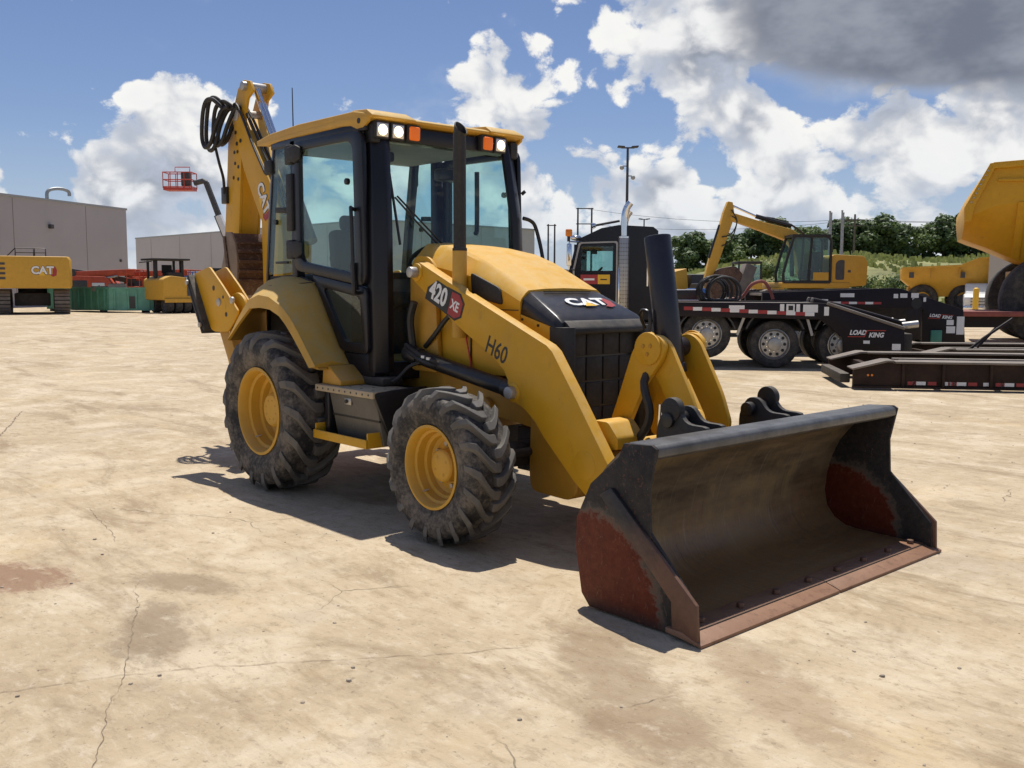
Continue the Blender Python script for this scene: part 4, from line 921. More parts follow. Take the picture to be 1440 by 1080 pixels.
    mb = MB(); m_ = len(hb_in)*2; vs = [(p[0], y, p[1]) for y in (-.30, .30) for p in hb_in+hb_out[::-1]]
    mb._faces(vs, [(i, (i+1) % m_, m_+(i+1) % m_, m_+i) for i in range(m_)] + [tuple(range(m_)), tuple(range(2*m_-1, m_-1, -1))])
    hb = mb.build('backhoe_bucket', M['hoe_bucket'], H, ang=30)
    for s in (-1, 1):
        MB().prism([(-2.47, 1.49), (-2.29, 1.472), (-2.03, 1.512), (-1.94, 1.65), (-1.92, 1.86), (-1.952, 2.02), (-2.04, 2.135), (-2.16, 2.14), (-2.22, 1.90), (-2.36, 1.62)], s*.295, s*.318).build('side_plate', M['hoe_side'], hb, bevel=.005)
        MB().prism([(-2.03, 1.60), (-2.10, 1.85), (-2.16, 2.10), (-2.20, 2.10), (-2.15, 1.85), (-2.09, 1.56)], s*.318, s*.332).build('side_rib', M['hoe_bucket'], hb)
    for z, x in ((1.66, -1.945), (1.755, -1.932), (1.85, -1.922), (1.945, -1.935), (2.03, -1.965)):
        MB().box((x, 0, z), (.045, .60, .035), Ry(-.3 if z > 1.9 else .2)).build('wear_strip', M['hoe_bucket'], hb, bevel=.006)
    for k in range(5): MB().box((-2.54, -.26+k*.13, 1.50), (.16, .06, .05), Ry(.12)).build('tooth', M['hoe_bucket'], hb, bevel=.012)
    e = MB(); 
    for s in (-1, 1): e.prism([(-2.04, 2.10), (-2.16, 2.10), (-2.36, 2.12), (-2.42, 2.02), (-2.34, 1.96), (-2.10, 1.90), (-2.0, 1.98)], s*.10, s*.14)
    e.build('bucket_hanger', M['hoe_bucket'], hb, bevel=.01)
build_hoe()
# ------------------------------------------------------------------ the yard around it.  In every builder below local x runs across the yard, local y away from the street
def put(name, label, cat, lat, dep, turn=0.0, group=None):
    return thing(name, label, cat, yard(lat, dep), HEAD + math.radians(turn), group)
def road_wheel(parent, c, R, w, rimr, axis='y', name='wheel', n=28, steel='chrome_dull', holes=10, face=-1):
    """tyre with a holed steel disc; axis along local y"""
    wh = bpy.data.objects.new(name, None); COL.objects.link(wh); wh.parent = parent; wh.location = c
    if axis == 'x': wh.rotation_euler = (0, 0, PI/2)
    hw = w/2
    MB().lathe([(rimr, -hw*.8), (rimr*1.12, -hw*.98), (R*.90, -hw), (R*.97, -hw*.88), (R, -hw*.6), (R*.992, 0), (R, hw*.6), (R*.97, hw*.88), (R*.90, hw), (rimr*1.12, hw*.98), (rimr, hw*.8)], n=n).build('tyre', M['rubber_clean'], wh, ang=40)
    MB().lathe([(rimr, .82*hw*face), (rimr*.95, .86*hw*face), (rimr*.90, .72*hw*face), (rimr*.84, .50*hw*face), (rimr*.42, .55*hw*face), (rimr*.40, .95*hw*face), (rimr*.28, 1.0*hw*face), (.0001, 1.0*hw*face)], n=n).build('rim', M[steel], wh, ang=30)
    MB().lathe([(rimr, .8*hw*-face), (rimr*.6, .3*hw*-face), (.0001, .3*hw*-face)], n=20).build('rim_back', M['dark_grey'], wh)
    for k in range(holes):
        t = 2*PI*k/holes
        MB().cyl((rimr*.68*math.cos(t), .50*hw*face, rimr*.68*math.sin(t)), (rimr*.68*math.cos(t), .545*hw*face, rimr*.68*math.sin(t)), rimr*.11, n=8).build('hand_hole', M['decal_black'], wh)
    for k in range(10 if holes else 0):
        t = 2*PI*(k+.5)/10
        MB().cyl((rimr*.50*math.cos(t), .54*hw*face, rimr*.50*math.sin(t)), (rimr*.50*math.cos(t), .66*hw*face, rimr*.50*math.sin(t)), rimr*.045, n=6).build('wheel_nut', M['chrome'], wh)
    return wh
def tape(parent, x0, x1, z0, z1, y, n, dz=0.0, h=.05):
    """alternating red and white reflective strips"""
    for k in range(n):
        xa = x0+(x1-x0)*k/n; xb = x0+(x1-x0)*(k+1)/n; z = z0+(z1-z0)*(k+.5)/n
        MB().bb(xa, xb-.004, y-.004, y, z, z+h).build('reflector_strip', M['decal_red'] if k % 2 == 0 else M['decal_white'], parent, smooth=False)
def load_king(parent, x, z, y, h, slope=0.0):
    X = (1, 0, slope); Y = (-slope, 0, 1)
    lettering('lettering', 'LOAD', M['decal_white'], parent, (x, y, z+h*.25), X, Y, h, .002, bold=h*.04, sx=.92, shear=.25)
    lettering('lettering', 'KING', M['decal_white'], parent, (x+h*2.75, y, z-h*.12), X, Y, h, .002, bold=h*.04, sx=.92, shear=.25)
    flat_poly('logo_bar', [(-1.5*h, -.42*h), (1.05*h, -.42*h), (1.45*h, .55*h), (4.2*h, .55*h), (4.2*h, .66*h), (1.35*h, .66*h), (.95*h, -.31*h), (-1.5*h, -.31*h)], M['red_paint'], parent, (x, y, z), X, Y, .003)
# ---------------------------------------------------------------- buildings
def warehouse(name, label, pts, h, matn, extra=None):
    """pts: plan corners (lat, dep) in order"""
    o = thing(name, label, 'building', yard(*pts[0]), HEAD)
    p0 = pts[0]; loc = [(a-p0[0], b-p0[1]) for a, b in pts]
    MB().prism(loc, 0, h, 'xy').build('wall', M[matn], o, smooth=False)
    n = len(loc); cx = sum(p[0] for p in loc)/n; cy = sum(p[1] for p in loc)/n
    grow = lambda f: [(x+(x-cx)/max(1, math.hypot(x-cx, y-cy))*f, y+(y-cy)/max(1, math.hypot(x-cx, y-cy))*f) for x, y in loc]
    MB().prism(grow(.10), h, h+.16, 'xy').build('coping', M['grey_paint'], o, smooth=False)
    for i in range(n):       # wall panel joints
        a = Vector((*loc[i], 0)); b = Vector((*loc[(i+1) % n], 0)); L = (b-a).length; d = (b-a).normalized(); nrm = Vector((d.y, -d.x, 0))
        if (a+b).dot(nrm)/2 - (cx*nrm.x+cy*nrm.y) < 0: nrm = -nrm
        k = 7.5
        while k < L-2:
            c = a + d*k + nrm*.006
            MB().box((c.x, c.y, h/2), (.035, .02, h-.1), Rz(math.atan2(d.y, d.x))).build('wall_joint', M['wall_joint'], o, smooth=False); k += 7.5
    return o
wall_mat('wall_joint', (.25, .215, .20))
wa = warehouse('warehouse', 'long taupe warehouse with a curved roof vent behind the tracked excavator', [(-31.9, 80.0), (-62, 88), (-71, 54), (-38.9, 53.5)], 7.75, 'wall_tan')
MB().tube([(-3.0, -7.2, 7.7), (-3.0, -7.2, 8.5), (-2.75, -6.9, 8.78), (-2.3, -6.4, 8.85), (-1.95, -6.0, 8.7), (-1.9, -5.95, 8.35)], .13, n=12).build('roof_vent', M['galvanised'], wa)
MB().box((-2.18, -8.6, 5.9), (.3, .4, .32), Rz(1.31)).build('wall_lamp', M['dark_grey'], wa, bevel=.04)
MB().box((-.3, -.9, 3.6), (.22, .3, .22), Rz(1.31)).build('wall_lamp', M['dark_grey'], wa, bevel=.04)
wb = warehouse('warehouse', 'pale grey warehouse with a plain corner standing behind the cab', [(-12, 85), (-46.8, 120), (-33, 134), (2.3, 99.2)], 7.3, 'wall_grey')
sb = warehouse('office_building', 'small pale block building with a doorway behind the yellow bollard', [(25.75, 52), (29.4, 59.2), (37.5, 55.1), (33.85, 47.9)], 5.2, 'wall_pale')
df = MB().bb(.55, 1.75, -.03, .02, .05, 2.35).build('door_frame', M['decal_white'], sb); dd = MB().bb(.63, 1.67, -.05, -.02, .06, 2.28).build('door', M['dark_grey'], sb)
for q in (df, dd): q.rotation_euler = (0, 0, math.atan2(-4.1, 8.1))
# ---------------------------------------------------------------- excavator seen from behind (yard side)
def tracks(parent, gauge, length, h, w, axis='y'):
    for s in (-1, 1):
        r = h/2; L = length/2 - r
        prof = [(L+r*math.cos(t), r+r*math.sin(t)) for t in [(-PI/2+PI*k/10) for k in range(11)]] + [(-L+r*math.cos(t), r+r*math.sin(t)) for t in [(PI/2+PI*k/10) for k in range(11)]]
        f = (lambda p, t: (t, p[0], p[1])) if axis == 'y' else (lambda p, t: (p[0], t, p[1]))
        inner = [(p[0]*.96, r+(p[1]-r)*.82) for p in prof]
        tr = bpy.data.objects.new('track', None); COL.objects.link(tr); tr.parent = parent
        a, b = s*gauge/2-w/2, s*gauge/2+w/2
        n = len(prof)
        def ringm(ya, yb, po, pi_):
            vs = [f(p, t) for t in (ya, yb) for pl in (po, pi_) for p in pl]; fs = []
            for i in range(n):
                j = (i+1) % n; fs += [(i, j, n+j, n+i), (2*n+i, 3*n+i, 3*n+j, 2*n+j), (i, 2*n+i, 2*n+j, j), (n+i, n+j, 3*n+j, 3*n+i)]
            return MB()._faces(vs, fs)
        ringm(a, b, prof, inner).build('track_belt', M['chassis_dark'], tr, ang=50)
        MB().prism([(p[0]*.9, r+(p[1]-r)*.62) for p in prof], a+w*.2, b-w*.2, 'yz' if axis == 'y' else 'xz').build('track_frame', M['chassis_dark'], tr)
        per = [];                                    # shoes round the belt
        for i in range(n):
            p, q = Vector(prof[i]), Vector(prof[(i+1) % n]); k = max(1, int((q-p).length/.20))
            for t in range(k): per.append((p+(q-p)*(t/k), (q-p).normalized()))
        for p, d in per:
            c = p + Vector((d.y, -d.x))*.02
            if axis == 'y': MB().box(((a+b)/2, c.x, c.y), (w, .15, .05), Rx(math.atan2(d.y, d.x))).build('track_shoe', M['deck_wear'], tr, smooth=False)
            else: MB().box((c.x, (a+b)/2, c.y), (.15, w, .05), Ry(-math.atan2(d.y, d.x))).build('track_shoe', M['deck_wear'], tr, smooth=False)
def excavator_rear():
    o = put('excavator', 'large yellow tracked excavator, its rear counterweight turned to the open yard', 'excavator', -27.35, 54.8, 26)
    tracks(o, 2.95, 5.0, 1.32, .78)
    MB().bb(-.9, .9, -1.6, 1.6, .45, 1.15).build('undercarriage', M['chassis_dark'], o, bevel=.06)
    MB().cyl((0, .3, 1.1), (0, .3, 1.4), .75, n=24).build('swing_ring', M['chassis_dark'], o)
    sec = [[(-1.85, 1.42), (1.95, 1.42), (2.02, 1.6), (2.02, 2.95), (1.9, 3.16), (-1.85, 3.16), (-1.98, 2.95), (-1.98, 1.6)]]
    cw = MB().loft([[Vector((x*.93, -2.9, z)) for x, z in sec[0]], [Vector((x, -2.6, z)) for x, z in sec[0]], [Vector((x, -1.2, z)) for x, z in sec[0]]]).build('counterweight', M['yellow_fade'], o, bevel=.06, seg=3)
    MB().bb(-1.7, 1.7, -1.18, 2.6, 1.42, 2.75).build('house', M['yellow_dark'], o, bevel=.05)
    for k in range(4): MB().bb(-2.0, -1.25, -2.925, -2.91, 1.9+k*.26, 2.02+k*.26).build('louvre', M['dark_grey'], cw)
    cat_logo(cw, Vector((.55, -2.90, 2.38)), (1, 0, 0), (0, 0, 1), .42, lift=.006)
    r = MB(); 
    for (x0, x1) in ((-.75, .15), (.2, .75)):
        r.tube([(x0, -1.6, 3.14), (x0, -1.6, 3.62), (x1, -1.6, 3.62), (x1, -1.6, 3.14)], .03, sub=1); r.tube([(x0, -1.6, 3.38), (x1, -1.6, 3.38)], .025, sub=1)
    r.tube([(-.75, -1.6, 3.62), (-1.2, -1.6, 3.14)], .03, sub=1); r.build('handrail', M['black'], o)
    MB().bb(-1.6, -.5, .6, 2.4, 2.75, 3.05).build('engine_cover', M['dark_grey'], o, bevel=.05); MB().bb(-1.62, -.7, 1.2, 2.9, 1.5, 3.1).build('cab', M['black'], o, bevel=.06)
excavator_rear()
# ---------------------------------------------------------------- green roll-off container
def dumpster():
    o = put('dumpster', 'open green steel roll-off dumpster between excavator and roller', 'dumpster', -23.6, 56.0)
    th = math.radians(31)
    ux = Vector((math.cos(math.radians(12)), math.sin(math.radians(12)), 0)); uy = Vector((-math.sin(math.radians(55)), math.cos(math.radians(55)), 0))
    W_, L_, Hh = 2.55, 6.6, 1.42
    def P(a, b, z): q = ux*a + uy*b; return (q.x, q.y, z)
    def slab(a0, a1, b0, b1, z0, z1): return MB()._faces([P(a, b, z) for a in (a0, a1) for b in (b0, b1) for z in (z0, z1)], [(0,1,3,2),(4,6,7,5),(0,4,5,1),(2,3,7,6),(0,2,6,4),(1,5,7,3)])
    slab(0, .06, 0, L_, .12, Hh).build('side_panel', M['green_bin'], o, smooth=False); slab(W_-.06, W_, 0, L_, .12, Hh).build('side_panel', M['green_bin'], o, smooth=False)
    slab(.07, W_-.07, 0, .06, .12, Hh-.01).build('end_panel', M['green_bin_lit'], o, smooth=False); slab(.07, W_-.07, L_-.06, L_, .12, Hh).build('end_panel', M['green_bin'], o, smooth=False)
    slab(.06, W_-.06, .06, L_-.06, .12, .2).build('floor_panel', M['chassis_dark'], o, smooth=False)
    for k in range(10): slab(-.09, 0, .2+k*.68, .30+k*.68, .2, Hh-.05).build('rib', M['green_bin'], o, smooth=False)
    slab(-.11, .08, -.02, L_, Hh-.06, Hh+.06).build('top_rail', M['green_bin'], o, smooth=False); slab(.08, W_+.02, -.09, .07, Hh-.06, Hh+.055).build('top_rail', M['green_bin_lit'], o, smooth=False)
    for a in (.30, 1.05, 1.50, 2.2): slab(a, a+.09, -.08, -.001, .2, Hh-.08).build('rib', M['green_bin_lit'], o, smooth=False)
    slab(1.10, 1.48, -.05, -.002, .25, .95).build('hook_plate', M['dark_grey'], o, smooth=False)
    for b in (.5, L_-.7): slab(-.02, .25, b, b+.3, 0, .14).build('roller', M['chassis_dark'], o, smooth=False)
    slab(W_-.3, W_, .4, .7, 0, .14).build('roller', M['chassis_dark'], o, smooth=False)
    j = MB()
    for k in range(5):
        a, b = .3+k*.42, 1.0+random.random()*2; q = P(a, b, Hh-.05+random.random()*.2)
        j.box(q, (.9, .5, .22), Rz(random.random()*3) @ Rx(random.uniform(-.5, .5)))
    j.build('scrap_load', M['deck_wear'], o)
dumpster()
# ---------------------------------------------------------------- red boom lifts parked behind the container
def parked_lift(lat, dep, turn, label, cols):
    o = put('boom_lift', label, 'boom lift', lat, dep, turn)
    MB().bb(-1.3, 1.3, -1.0, 1.0, .45, 1.05).build('chassis', M['dark_grey'], o, bevel=.05)
    for x in (-.95, .95):
        for y in (-1.05, 1.05): road_wheel(o, (x, y, .46), .46, .32, .24, holes=0, steel='decal_white', n=18)
    MB().prism(rounded([(-1.5, 1.1), (-1.6, 1.9), (-1.2, 2.2), (.9, 2.15), (1.3, 1.6), (1.2, 1.1)], .15), -.9, .9).build('turntable', M[cols], o, bevel=.05)
    MB().box((.55, -.55, 2.35), (4.2, .38, .42), Ry(-.05)).build('lower_boom', M[cols], o, bevel=.03)
    MB().box((.3, .15, 2.20), (4.4, .32, .34), Ry(.16)).build('upper_boom', M['dark_grey'], o, bevel=.03)
    MB().bb(-1.45, -.3, -.93, -.9, 1.3, 1.9).build('engine_cover', M['dark_grey'], o, bevel=.03); MB().bb(.0, .8, -.93, -.9, 1.25, 1.75).build('control_panel', M['decal_white'], o, bevel=.02)
    MB().box((-1.3, -.76, 2.32), (.5, .06, .5), Ry(-.05)).build('boom_knuckle', M['dark_grey'], o); MB().cyl((-.6, -.78, 1.8), (1.6, -.78, 2.2), .07, n=10).build('lift_cylinder', M['chrome_dull'], o)
    b = MB()
    for z in (1.5, 2.05, 2.6):
        b.tube([(2.2, -.9, z), (3.0, -.9, z), (3.0, .9, z), (2.2, .9, z), (2.2, -.9, z)], .035, sub=1)
    for x in (2.2, 3.0):
        for y in (-.9, 0, .9): b.tube([(x, y, 1.5), (x, y, 2.6)], .03, sub=1)
    b.build('platform_rails', M[cols], o); MB().bb(2.2, 3.0, -.9, .9, 1.4, 1.5).build('platform_floor', M['dark_grey'], o)
parked_lift(-27.2, 63, 4, 'orange red boom lift with folded boom, half hidden by the excavator counterweight', 'orange_red')
parked_lift(-23.9, 64, -8, 'orange red boom lift with folded boom, above the corner of the green dumpster', 'orange_red')
def scissor():
    o = put('scissor_lift', 'blue scissor lift with railed platform behind the roller', 'scissor lift', -24.0, 70)
    MB().bb(-.9, .9, -.5, .5, .3, .95).build('chassis', M['blue_paint'], o, bevel=.04)
    for x in (-.65, .65):
        for y in (-.5, .5): road_wheel(o, (x, y, .26), .26, .2, .14, holes=0, n=14)
    MB().bb(-.95, .95, -.55, .55, 1.35, 1.5).build('platform_floor', M['blue_paint'], o)
    a = MB()
    for y in (-.4, .4): a.box((0, y, 1.15), (1.7, .06, .1), Ry(.2)); a.box((0, y*.8, 1.15), (1.7, .06, .1), Ry(-.2))
    a.build('scissor_arms', M['dark_grey'], o)
    b = MB()
    for z in (2.0, 2.55): b.tube([(-.92, -.5, z), (.92, -.5, z), (.92, .5, z), (-.92, .5, z), (-.92, -.5, z)], .04, sub=1)
    for x in (-.92, -.3, .3, .92):
        for y in (-.5, .5): b.tube([(x, y, 1.5), (x, y, 2.55)], .035, sub=1)
    b.build('platform_rails', M['blue_paint'], o); MB().bb(-.9, .9, -.54, -.50, 1.55, 2.35).build('mesh_panel', M['blue_paint'], o)
scissor()
# ---------------------------------------------------------------- pneumatic roller
def roller():
    o = put('pneumatic_roller', 'yellow pneumatic tyre roller with black roll bar canopy beside the green dumpster', 'roller', -19.9, 56.3, 42)
    MB().prism(rounded([(-1.15, .75), (-1.15, 1.95), (-.7, 2.15), (1.05, 1.95), (1.15, 1.75), (1.15, .75)], .12), -1.5, 1.4).build('body', M['yellow_fade'], o, bevel=.06, seg=3)
    MB().bb(.25, .95, -1.53, -1.49, 1.0, 1.55).build('radiator', M['dark_grey'], o)
    MB().bb(-1.1, 1.1, -1.62, -1.5, .62, .85).build('bumper', M['yellow_fade'], o, bevel=.03)
    for k in range(4): road_wheel(o, (-.78+k*.52, -1.15, .46), .46, .42, .25, axis='x', holes=0, n=18)
    for k in range(3): road_wheel(o, (-.52+k*.52, 1.15, .46), .46, .42, .25, axis='x', holes=0, n=18)
    for x in (-1.0, .55): MB().bb(x-.09, x+.09, -.2, .05, 2.0, 3.05).build('canopy_post', M['black_matte'], o, bevel=.02)
    for x in (-1.0, .55): MB().bb(x-.06, x+.06, .95, 1.1, 1.9, 3.05).build('canopy_post', M['black_matte'], o, bevel=.02)
    MB().box((-.2, .4, 3.1), (2.2, 1.9, .12)).build('canopy', M['black_matte'], o, bevel=.04)
    MB().tube([(-1.3, -.3, 2.98), (-2.0, -.3, 2.9)], .04, sub=1).build('mirror_arm', M['black_matte'], o)
    MB().bb(-.35, .25, .1, .6, 2.1, 2.3).build('seat', M['seat'], o, bevel=.05); MB().bb(-.35, .25, .55, .68, 2.3, 2.8).build('seat', M['seat'], o, bevel=.04)
    MB().cyl((-.05, -.35, 2.05), (-.05, -.2, 2.5), .04, n=10).build('steering_column', M['black_matte'], o)
    MB().bb(-.5, .3, -.7, -.4, 2.1, 2.35).build('dash', M['black_matte'], o, bevel=.03)
roller()
def compact_loader():
    o = put('skid_steer_loader', 'dark skid steer loader with black cab behind the roller', 'loader', -19.6, 64, 20)
    MB().bb(-.9, .9, -1.4, 1.2, .5, 1.5).build('body', M['yellow_dark'], o, bevel=.08)
    c = MB(); c.bb(-.75, .75, -.9, .6, 2.15, 2.75)
    for x in (-.7, .7):
        for y in (-.85, .55): c.bb(x-.06, x+.06, y-.06, y+.06, 1.4, 2.2)
    c.build('cab', M['black_matte'], o, bevel=.04); MB().bb(-.6, .6, -.7, .5, 1.4, 1.9).build('seat', M['seat'], o, bevel=.06)
    for x in (-.95, .95):
        for y in (-.9, .6): road_wheel(o, (x, y, .42), .42, .28, .24, axis='x', holes=0, n=16)
    for x in (-.85, .85): MB().box((x, -.2, 1.9), (.14, 2.6, .25), Rx(.12)).build('lift_arm', M['black_matte'], o, bevel=.02)
compact_loader()
# ---------------------------------------------------------------- raised boom lift
def raised_lift():
    o = put('boom_lift', 'tall boom lift with a red railed basket raised above the warehouse roof', 'boom lift', -16.45, 60)
    MB().bb(-1.5, 1.5, -1.1, 1.1, .5, 1.15).build('chassis', M['dark_grey'], o, bevel=.06)
    for x in (-1.1, 1.1):
        for y in (-1.15, 1.15): road_wheel(o, (x, y, .5), .5, .36, .26, holes=0, n=18)
    MB().bb(-.9, 1.8, -.95, .95, 1.2, 2.1).build('turntable', M['wall_pale'], o, bevel=.1)
    MB().cyl((-.2, 0, 1.9), (-1.75, 0, 5.9), .27, .23, n=8).build('lower_boom', M['white_paint'], o)
    MB().cyl((-1.55, 0, 5.4), (-2.45, 0, 7.9), .20, .18, n=8).build('upper_boom', M['dark_grey'], o)
    MB().cyl((-1.0, -.02, 3.4), (-1.95, -.02, 5.9), .085, n=10).build('lift_cylinder', M['dark_grey'], o)
    MB().tube([(-2.45, 0, 7.9), (-2.65, 0, 8.02), (-3.2, 0, 7.88)], .17, sub=1).build('jib', M['dark_grey'], o)
    b = MB()
    x0, x1, y0, y1 = -4.95, -3.2, -.5, .5
    for z in (7.62, 8.05, 8.5): b.tube([(x0, y0, z), (x1, y0, z), (x1, y1, z), (x0, y1, z), (x0, y0, z)], .032, sub=1)
    for x in (x0, x0+.45, x0+.9, x0+1.3, x1):
        for y in (y0, y1): b.tube([(x, y, 7.55), (x, y, 8.5)], .028, sub=1)
    bk = b.build('basket', M['red_paint'], o)
    MB().bb(x0, x1, y0, y1, 7.42, 7.58).build('basket_floor', M['red_paint'], bk); MB().bb(-3.95, -3.45, -.2, .3, 7.7, 8.55).build('control_box', M['dark_grey'], bk, bevel=.04)
    MB().tube([(-4.2, -.45, 8.5), (-4.2, -.45, 8.8), (-3.3, -.45, 8.8), (-3.3, -.45, 8.5)], .03, sub=1).build('basket_rail', M['red_paint'], bk)
raised_lift()
# ---------------------------------------------------------------- tractor unit with its gooseneck
def rig():
    o = put('semi_truck', 'black semi truck tractor with chrome exhaust stacks and a red and yellow door sign', 'truck', 5.22, 19.0, -7)
    BL = M['truck_black']
    for k, x in enumerate((-1.33, 0, 1.33)):
        dz = .19 if k == 0 else 0
        for y in (0, .33, 1.75, 2.08):
            road_wheel(o, (x, y+.1, .48+dz), .48, .29, .305, holes=10 if y == 0 else 0, name='wheel')
        MB().cyl((x, .2, .48+dz), (x, 2.2, .48+dz), .09, n=10).build('axle', M['chassis_dark'], o)
    MB().bb(-6.6, 2.1, .62, .80, .72, .98).build('chassis_rail', M['black'], o, bevel=.01); MB().bb(-6.6, 2.1, 1.55, 1.73, .72, .98).build('chassis_rail', M['black'], o, bevel=.01)
    # quarter fenders between the wheels
    for x in (-1.33, 0, 1.33):
        pts = [(x+.60*math.cos(t), .60+.60*math.sin(t)) for t in [PI*(.10+.8*k/10) for k in range(11)]]; inn = [(x+.57*math.cos(t), .60+.57*math.sin(t)) for t in [PI*(.9-.8*k/10) for k in range(11)]]
        MB().prism(pts+inn, -.04, .55).build('wheel_fender', M['dark_grey'], o, ang=40)
    for x in (-.66, .66): MB().box((x, -.02, .86), (.05, .03, .42), Ry(.35 if x < 0 else -.3)).build('fender_bracket', M['chrome_dull'], o)
    # cab: hollow shell with a window opening on both sides
    cb = MB()
    for y0 in (0, 2.17):
        y1 = y0+.08
        cb.prism([(-4.10, .95), (-4.10, 1.93), (-2.32, 1.93), (-2.32, .95)], y0, y1)
        cb.prism([(-4.10, 1.93), (-3.98, 2.40), (-3.84, 2.40), (-3.84, 1.93)], y0, y1); cb.prism([(-3.22, 1.93), (-3.22, 2.40), (-2.32, 2.40), (-2.32, 1.93)], y0, y1)
        cb.prism([(-3.98, 2.40), (-3.88, 2.58), (-3.45, 2.78), (-3.1, 2.84), (-2.42, 2.80), (-2.32, 2.72), (-2.32, 2.40)], y0, y1)
    cb.prism([(-3.90, 2.55), (-3.45, 2.775), (-3.1, 2.838), (-2.42, 2.798), (-2.33, 2.72), (-2.33, 2.68), (-3.1, 2.78), (-3.45, 2.70), (-3.86, 2.50)], .08, 2.17)
    cb.bb(-2.40, -2.325, .08, 2.17, .95, 2.70); cb.bb(-4.09, -4.02, .08, 2.17, .95, 1.93); cb.bb(-4.0, -2.4, .08, 2.17, .95, 1.02); cb.bb(-4.06, -3.94, 1.05, 1.15, 1.9, 2.5)
    cabm = cb.build('cab', BL, o)
    for y in (-.004, 2.25): MB().prism([(-3.85, 1.92), (-3.85, 2.42), (-3.21, 2.42), (-3.21, 1.92)], y, y+.006).build('side_window', M['truck_glass'], cabm, smooth=False)
    MB()._faces([(-4.08, .1, 1.93), (-4.08, 2.15, 1.93), (-3.90, 2.15, 2.50), (-3.90, .1, 2.50)], [(0, 1, 2, 3)]).build('windscreen', M['truck_glass'], cabm)
    fr = MB(); ring(fr, rounded([(-4.02, 1.0), (-4.02, 1.95), (-3.90, 2.50), (-3.12, 2.52), (-3.12, 1.0)], .05), rounded([(-3.985, 1.03), (-3.985, 1.945), (-3.87, 2.47), (-3.15, 2.49), (-3.15, 1.03)], .05), -.016, -.001); fr.build('door_trim', M['chrome_dull'], cabm)
    MB().box((-3.60, .25, 2.32), (.12, .05, .10)).build('cab_mirror', M['decal_black'], cabm)
    MB().bb(-2.9, -2.6, .3, 1.0, 1.2, 2.2).build('seat', M['seat'], cabm, bevel=.05); MB().tube([(-3.55, .45, 1.9), (-3.45, .65, 2.0), (-3.55, .85, 1.9)], .02).build('steering_wheel', M['seat'], cabm)
    MB().bb(-3.86, -3.52, -.020, -.012, 1.66, 1.85).build('door_sign', M['decal_red'], cabm); MB().bb(-3.515, -3.27, -.020, -.012, 1.66, 1.85).build('door_sign', M['decal_yellow'], cabm)
    MB().bb(-3.80, -3.58, -.0225, -.0205, 1.735, 1.775).build('sign_print', M['decal_white'], cabm); MB().bb(-3.46, -3.33, -.0225, -.0205, 1.74, 1.765).build('sign_print', M['decal_black'], cabm)
    MB().tube([(-3.09, -.02, 1.05), (-3.09, -.06, 1.1), (-3.09, -.06, 1.95), (-3.09, -.02, 2.0)], .018, sub=1).build('grab_bar', M['chrome'], cabm)
    MB().tube([(-3.42, -.02, 1.05), (-3.42, -.06, 1.1), (-3.42, -.06, 1.28), (-3.42, -.02, 1.32)], .015, sub=1).build('grab_bar', M['chrome'], cabm)
    MB().tube([(-3.62, .5, 2.86), (-3.1, .6, 2.96)], .025, sub=1).build('air_horn', M['dark_grey'], cabm); MB().cyl((-3.66, .5, 2.85), (-3.58, .5, 2.87), .07, .04, n=14).build('air_horn', M['chrome'], cabm)
    MB().ball((-3.98, .25, 2.60), .10, sc=(1.2, 1, .6)).build('marker_lamp', M['chrome'], cabm)
    MB().prism([(-6.5, 1.0), (-6.5, 1.62), (-6.35, 1.78), (-4.11, 1.98), (-4.11, 1.0)], .25, 2.0).build('hood', M['dark_grey'], o, bevel=.10, seg=3)
    MB().bb(-6.6, -6.5, .35, 1.9, .7, 1.7).build('grille', M['chrome'], o, bevel=.04); MB().bb(-6.7, -6.55, 0, 2.25, .4, .75).build('bumper', M['chrome'], o, bevel=.04)
    for y in (.25, 2.0): road_wheel(o, (-5.6, y, .5), .5, .3, .305, holes=0)
    MB().prism([(-6.35, .55), (-6.2, 1.05), (-5.6, 1.22), (-5.0, 1.05), (-4.8, .6), (-4.9, .6), (-5.1, .98), (-5.6, 1.1), (-6.1, .98), (-6.25, .55)], 0.02, .4).build('front_fender', BL, o, bevel=.03)
    # mirror, beacon
    MB().bb(-4.13, -4.03, -.33, -.28, 2.02, 2.46).build('mirror', M['chrome'], o, bevel=.02); MB().tube([(-4.08, -.30, 2.02), (-4.08, -.30, 1.96), (-3.98, .0, 1.94)], .015, sub=1).build('mirror_arm', M['chrome'], o)
    MB().tube([(-4.08, -.30, 2.46), (-4.07, -.30, 2.50), (-3.85, .0, 2.50)], .015, sub=1).build('mirror_arm', M['chrome'], o)
    MB().cyl((-4.09, -.30, 2.50), (-4.09, -.30, 2.62), .03, n=10).build('beacon_post', M['black'], o); MB().bb(-4.15, -4.02, -.37, -.25, 2.60, 2.74).build('beacon', M['amber'], o, bevel=.02)
    # stacks with perforated shields
    for y, top in ((.02, 3.22), (2.2, 3.22)):
        st = MB().cyl((-3.0, y, 1.02), (-3.0, y, 2.62), .115, n=22).build('exhaust_stack', M['chrome_dull'], o, bevel=.01)
        MB().tube([(-3.0, y, 2.62), (-3.0, y, 2.90), (-2.99, y, 3.05), (-2.95, y, 3.18), (-2.88, y, 3.28)], .07, n=14).build('stack_pipe', M['chrome'], st)
        MB().cyl((-3.0, y, .85), (-3.0, y, 1.02), .07, n=14).build('stack_pipe', M['chrome_dull'], st)
        for z in (1.06, 2.58): MB().cyl((-3.0, y, z), (-3.0, y, z+.03), .121, n=22).build('clamp', M['chrome'], st)
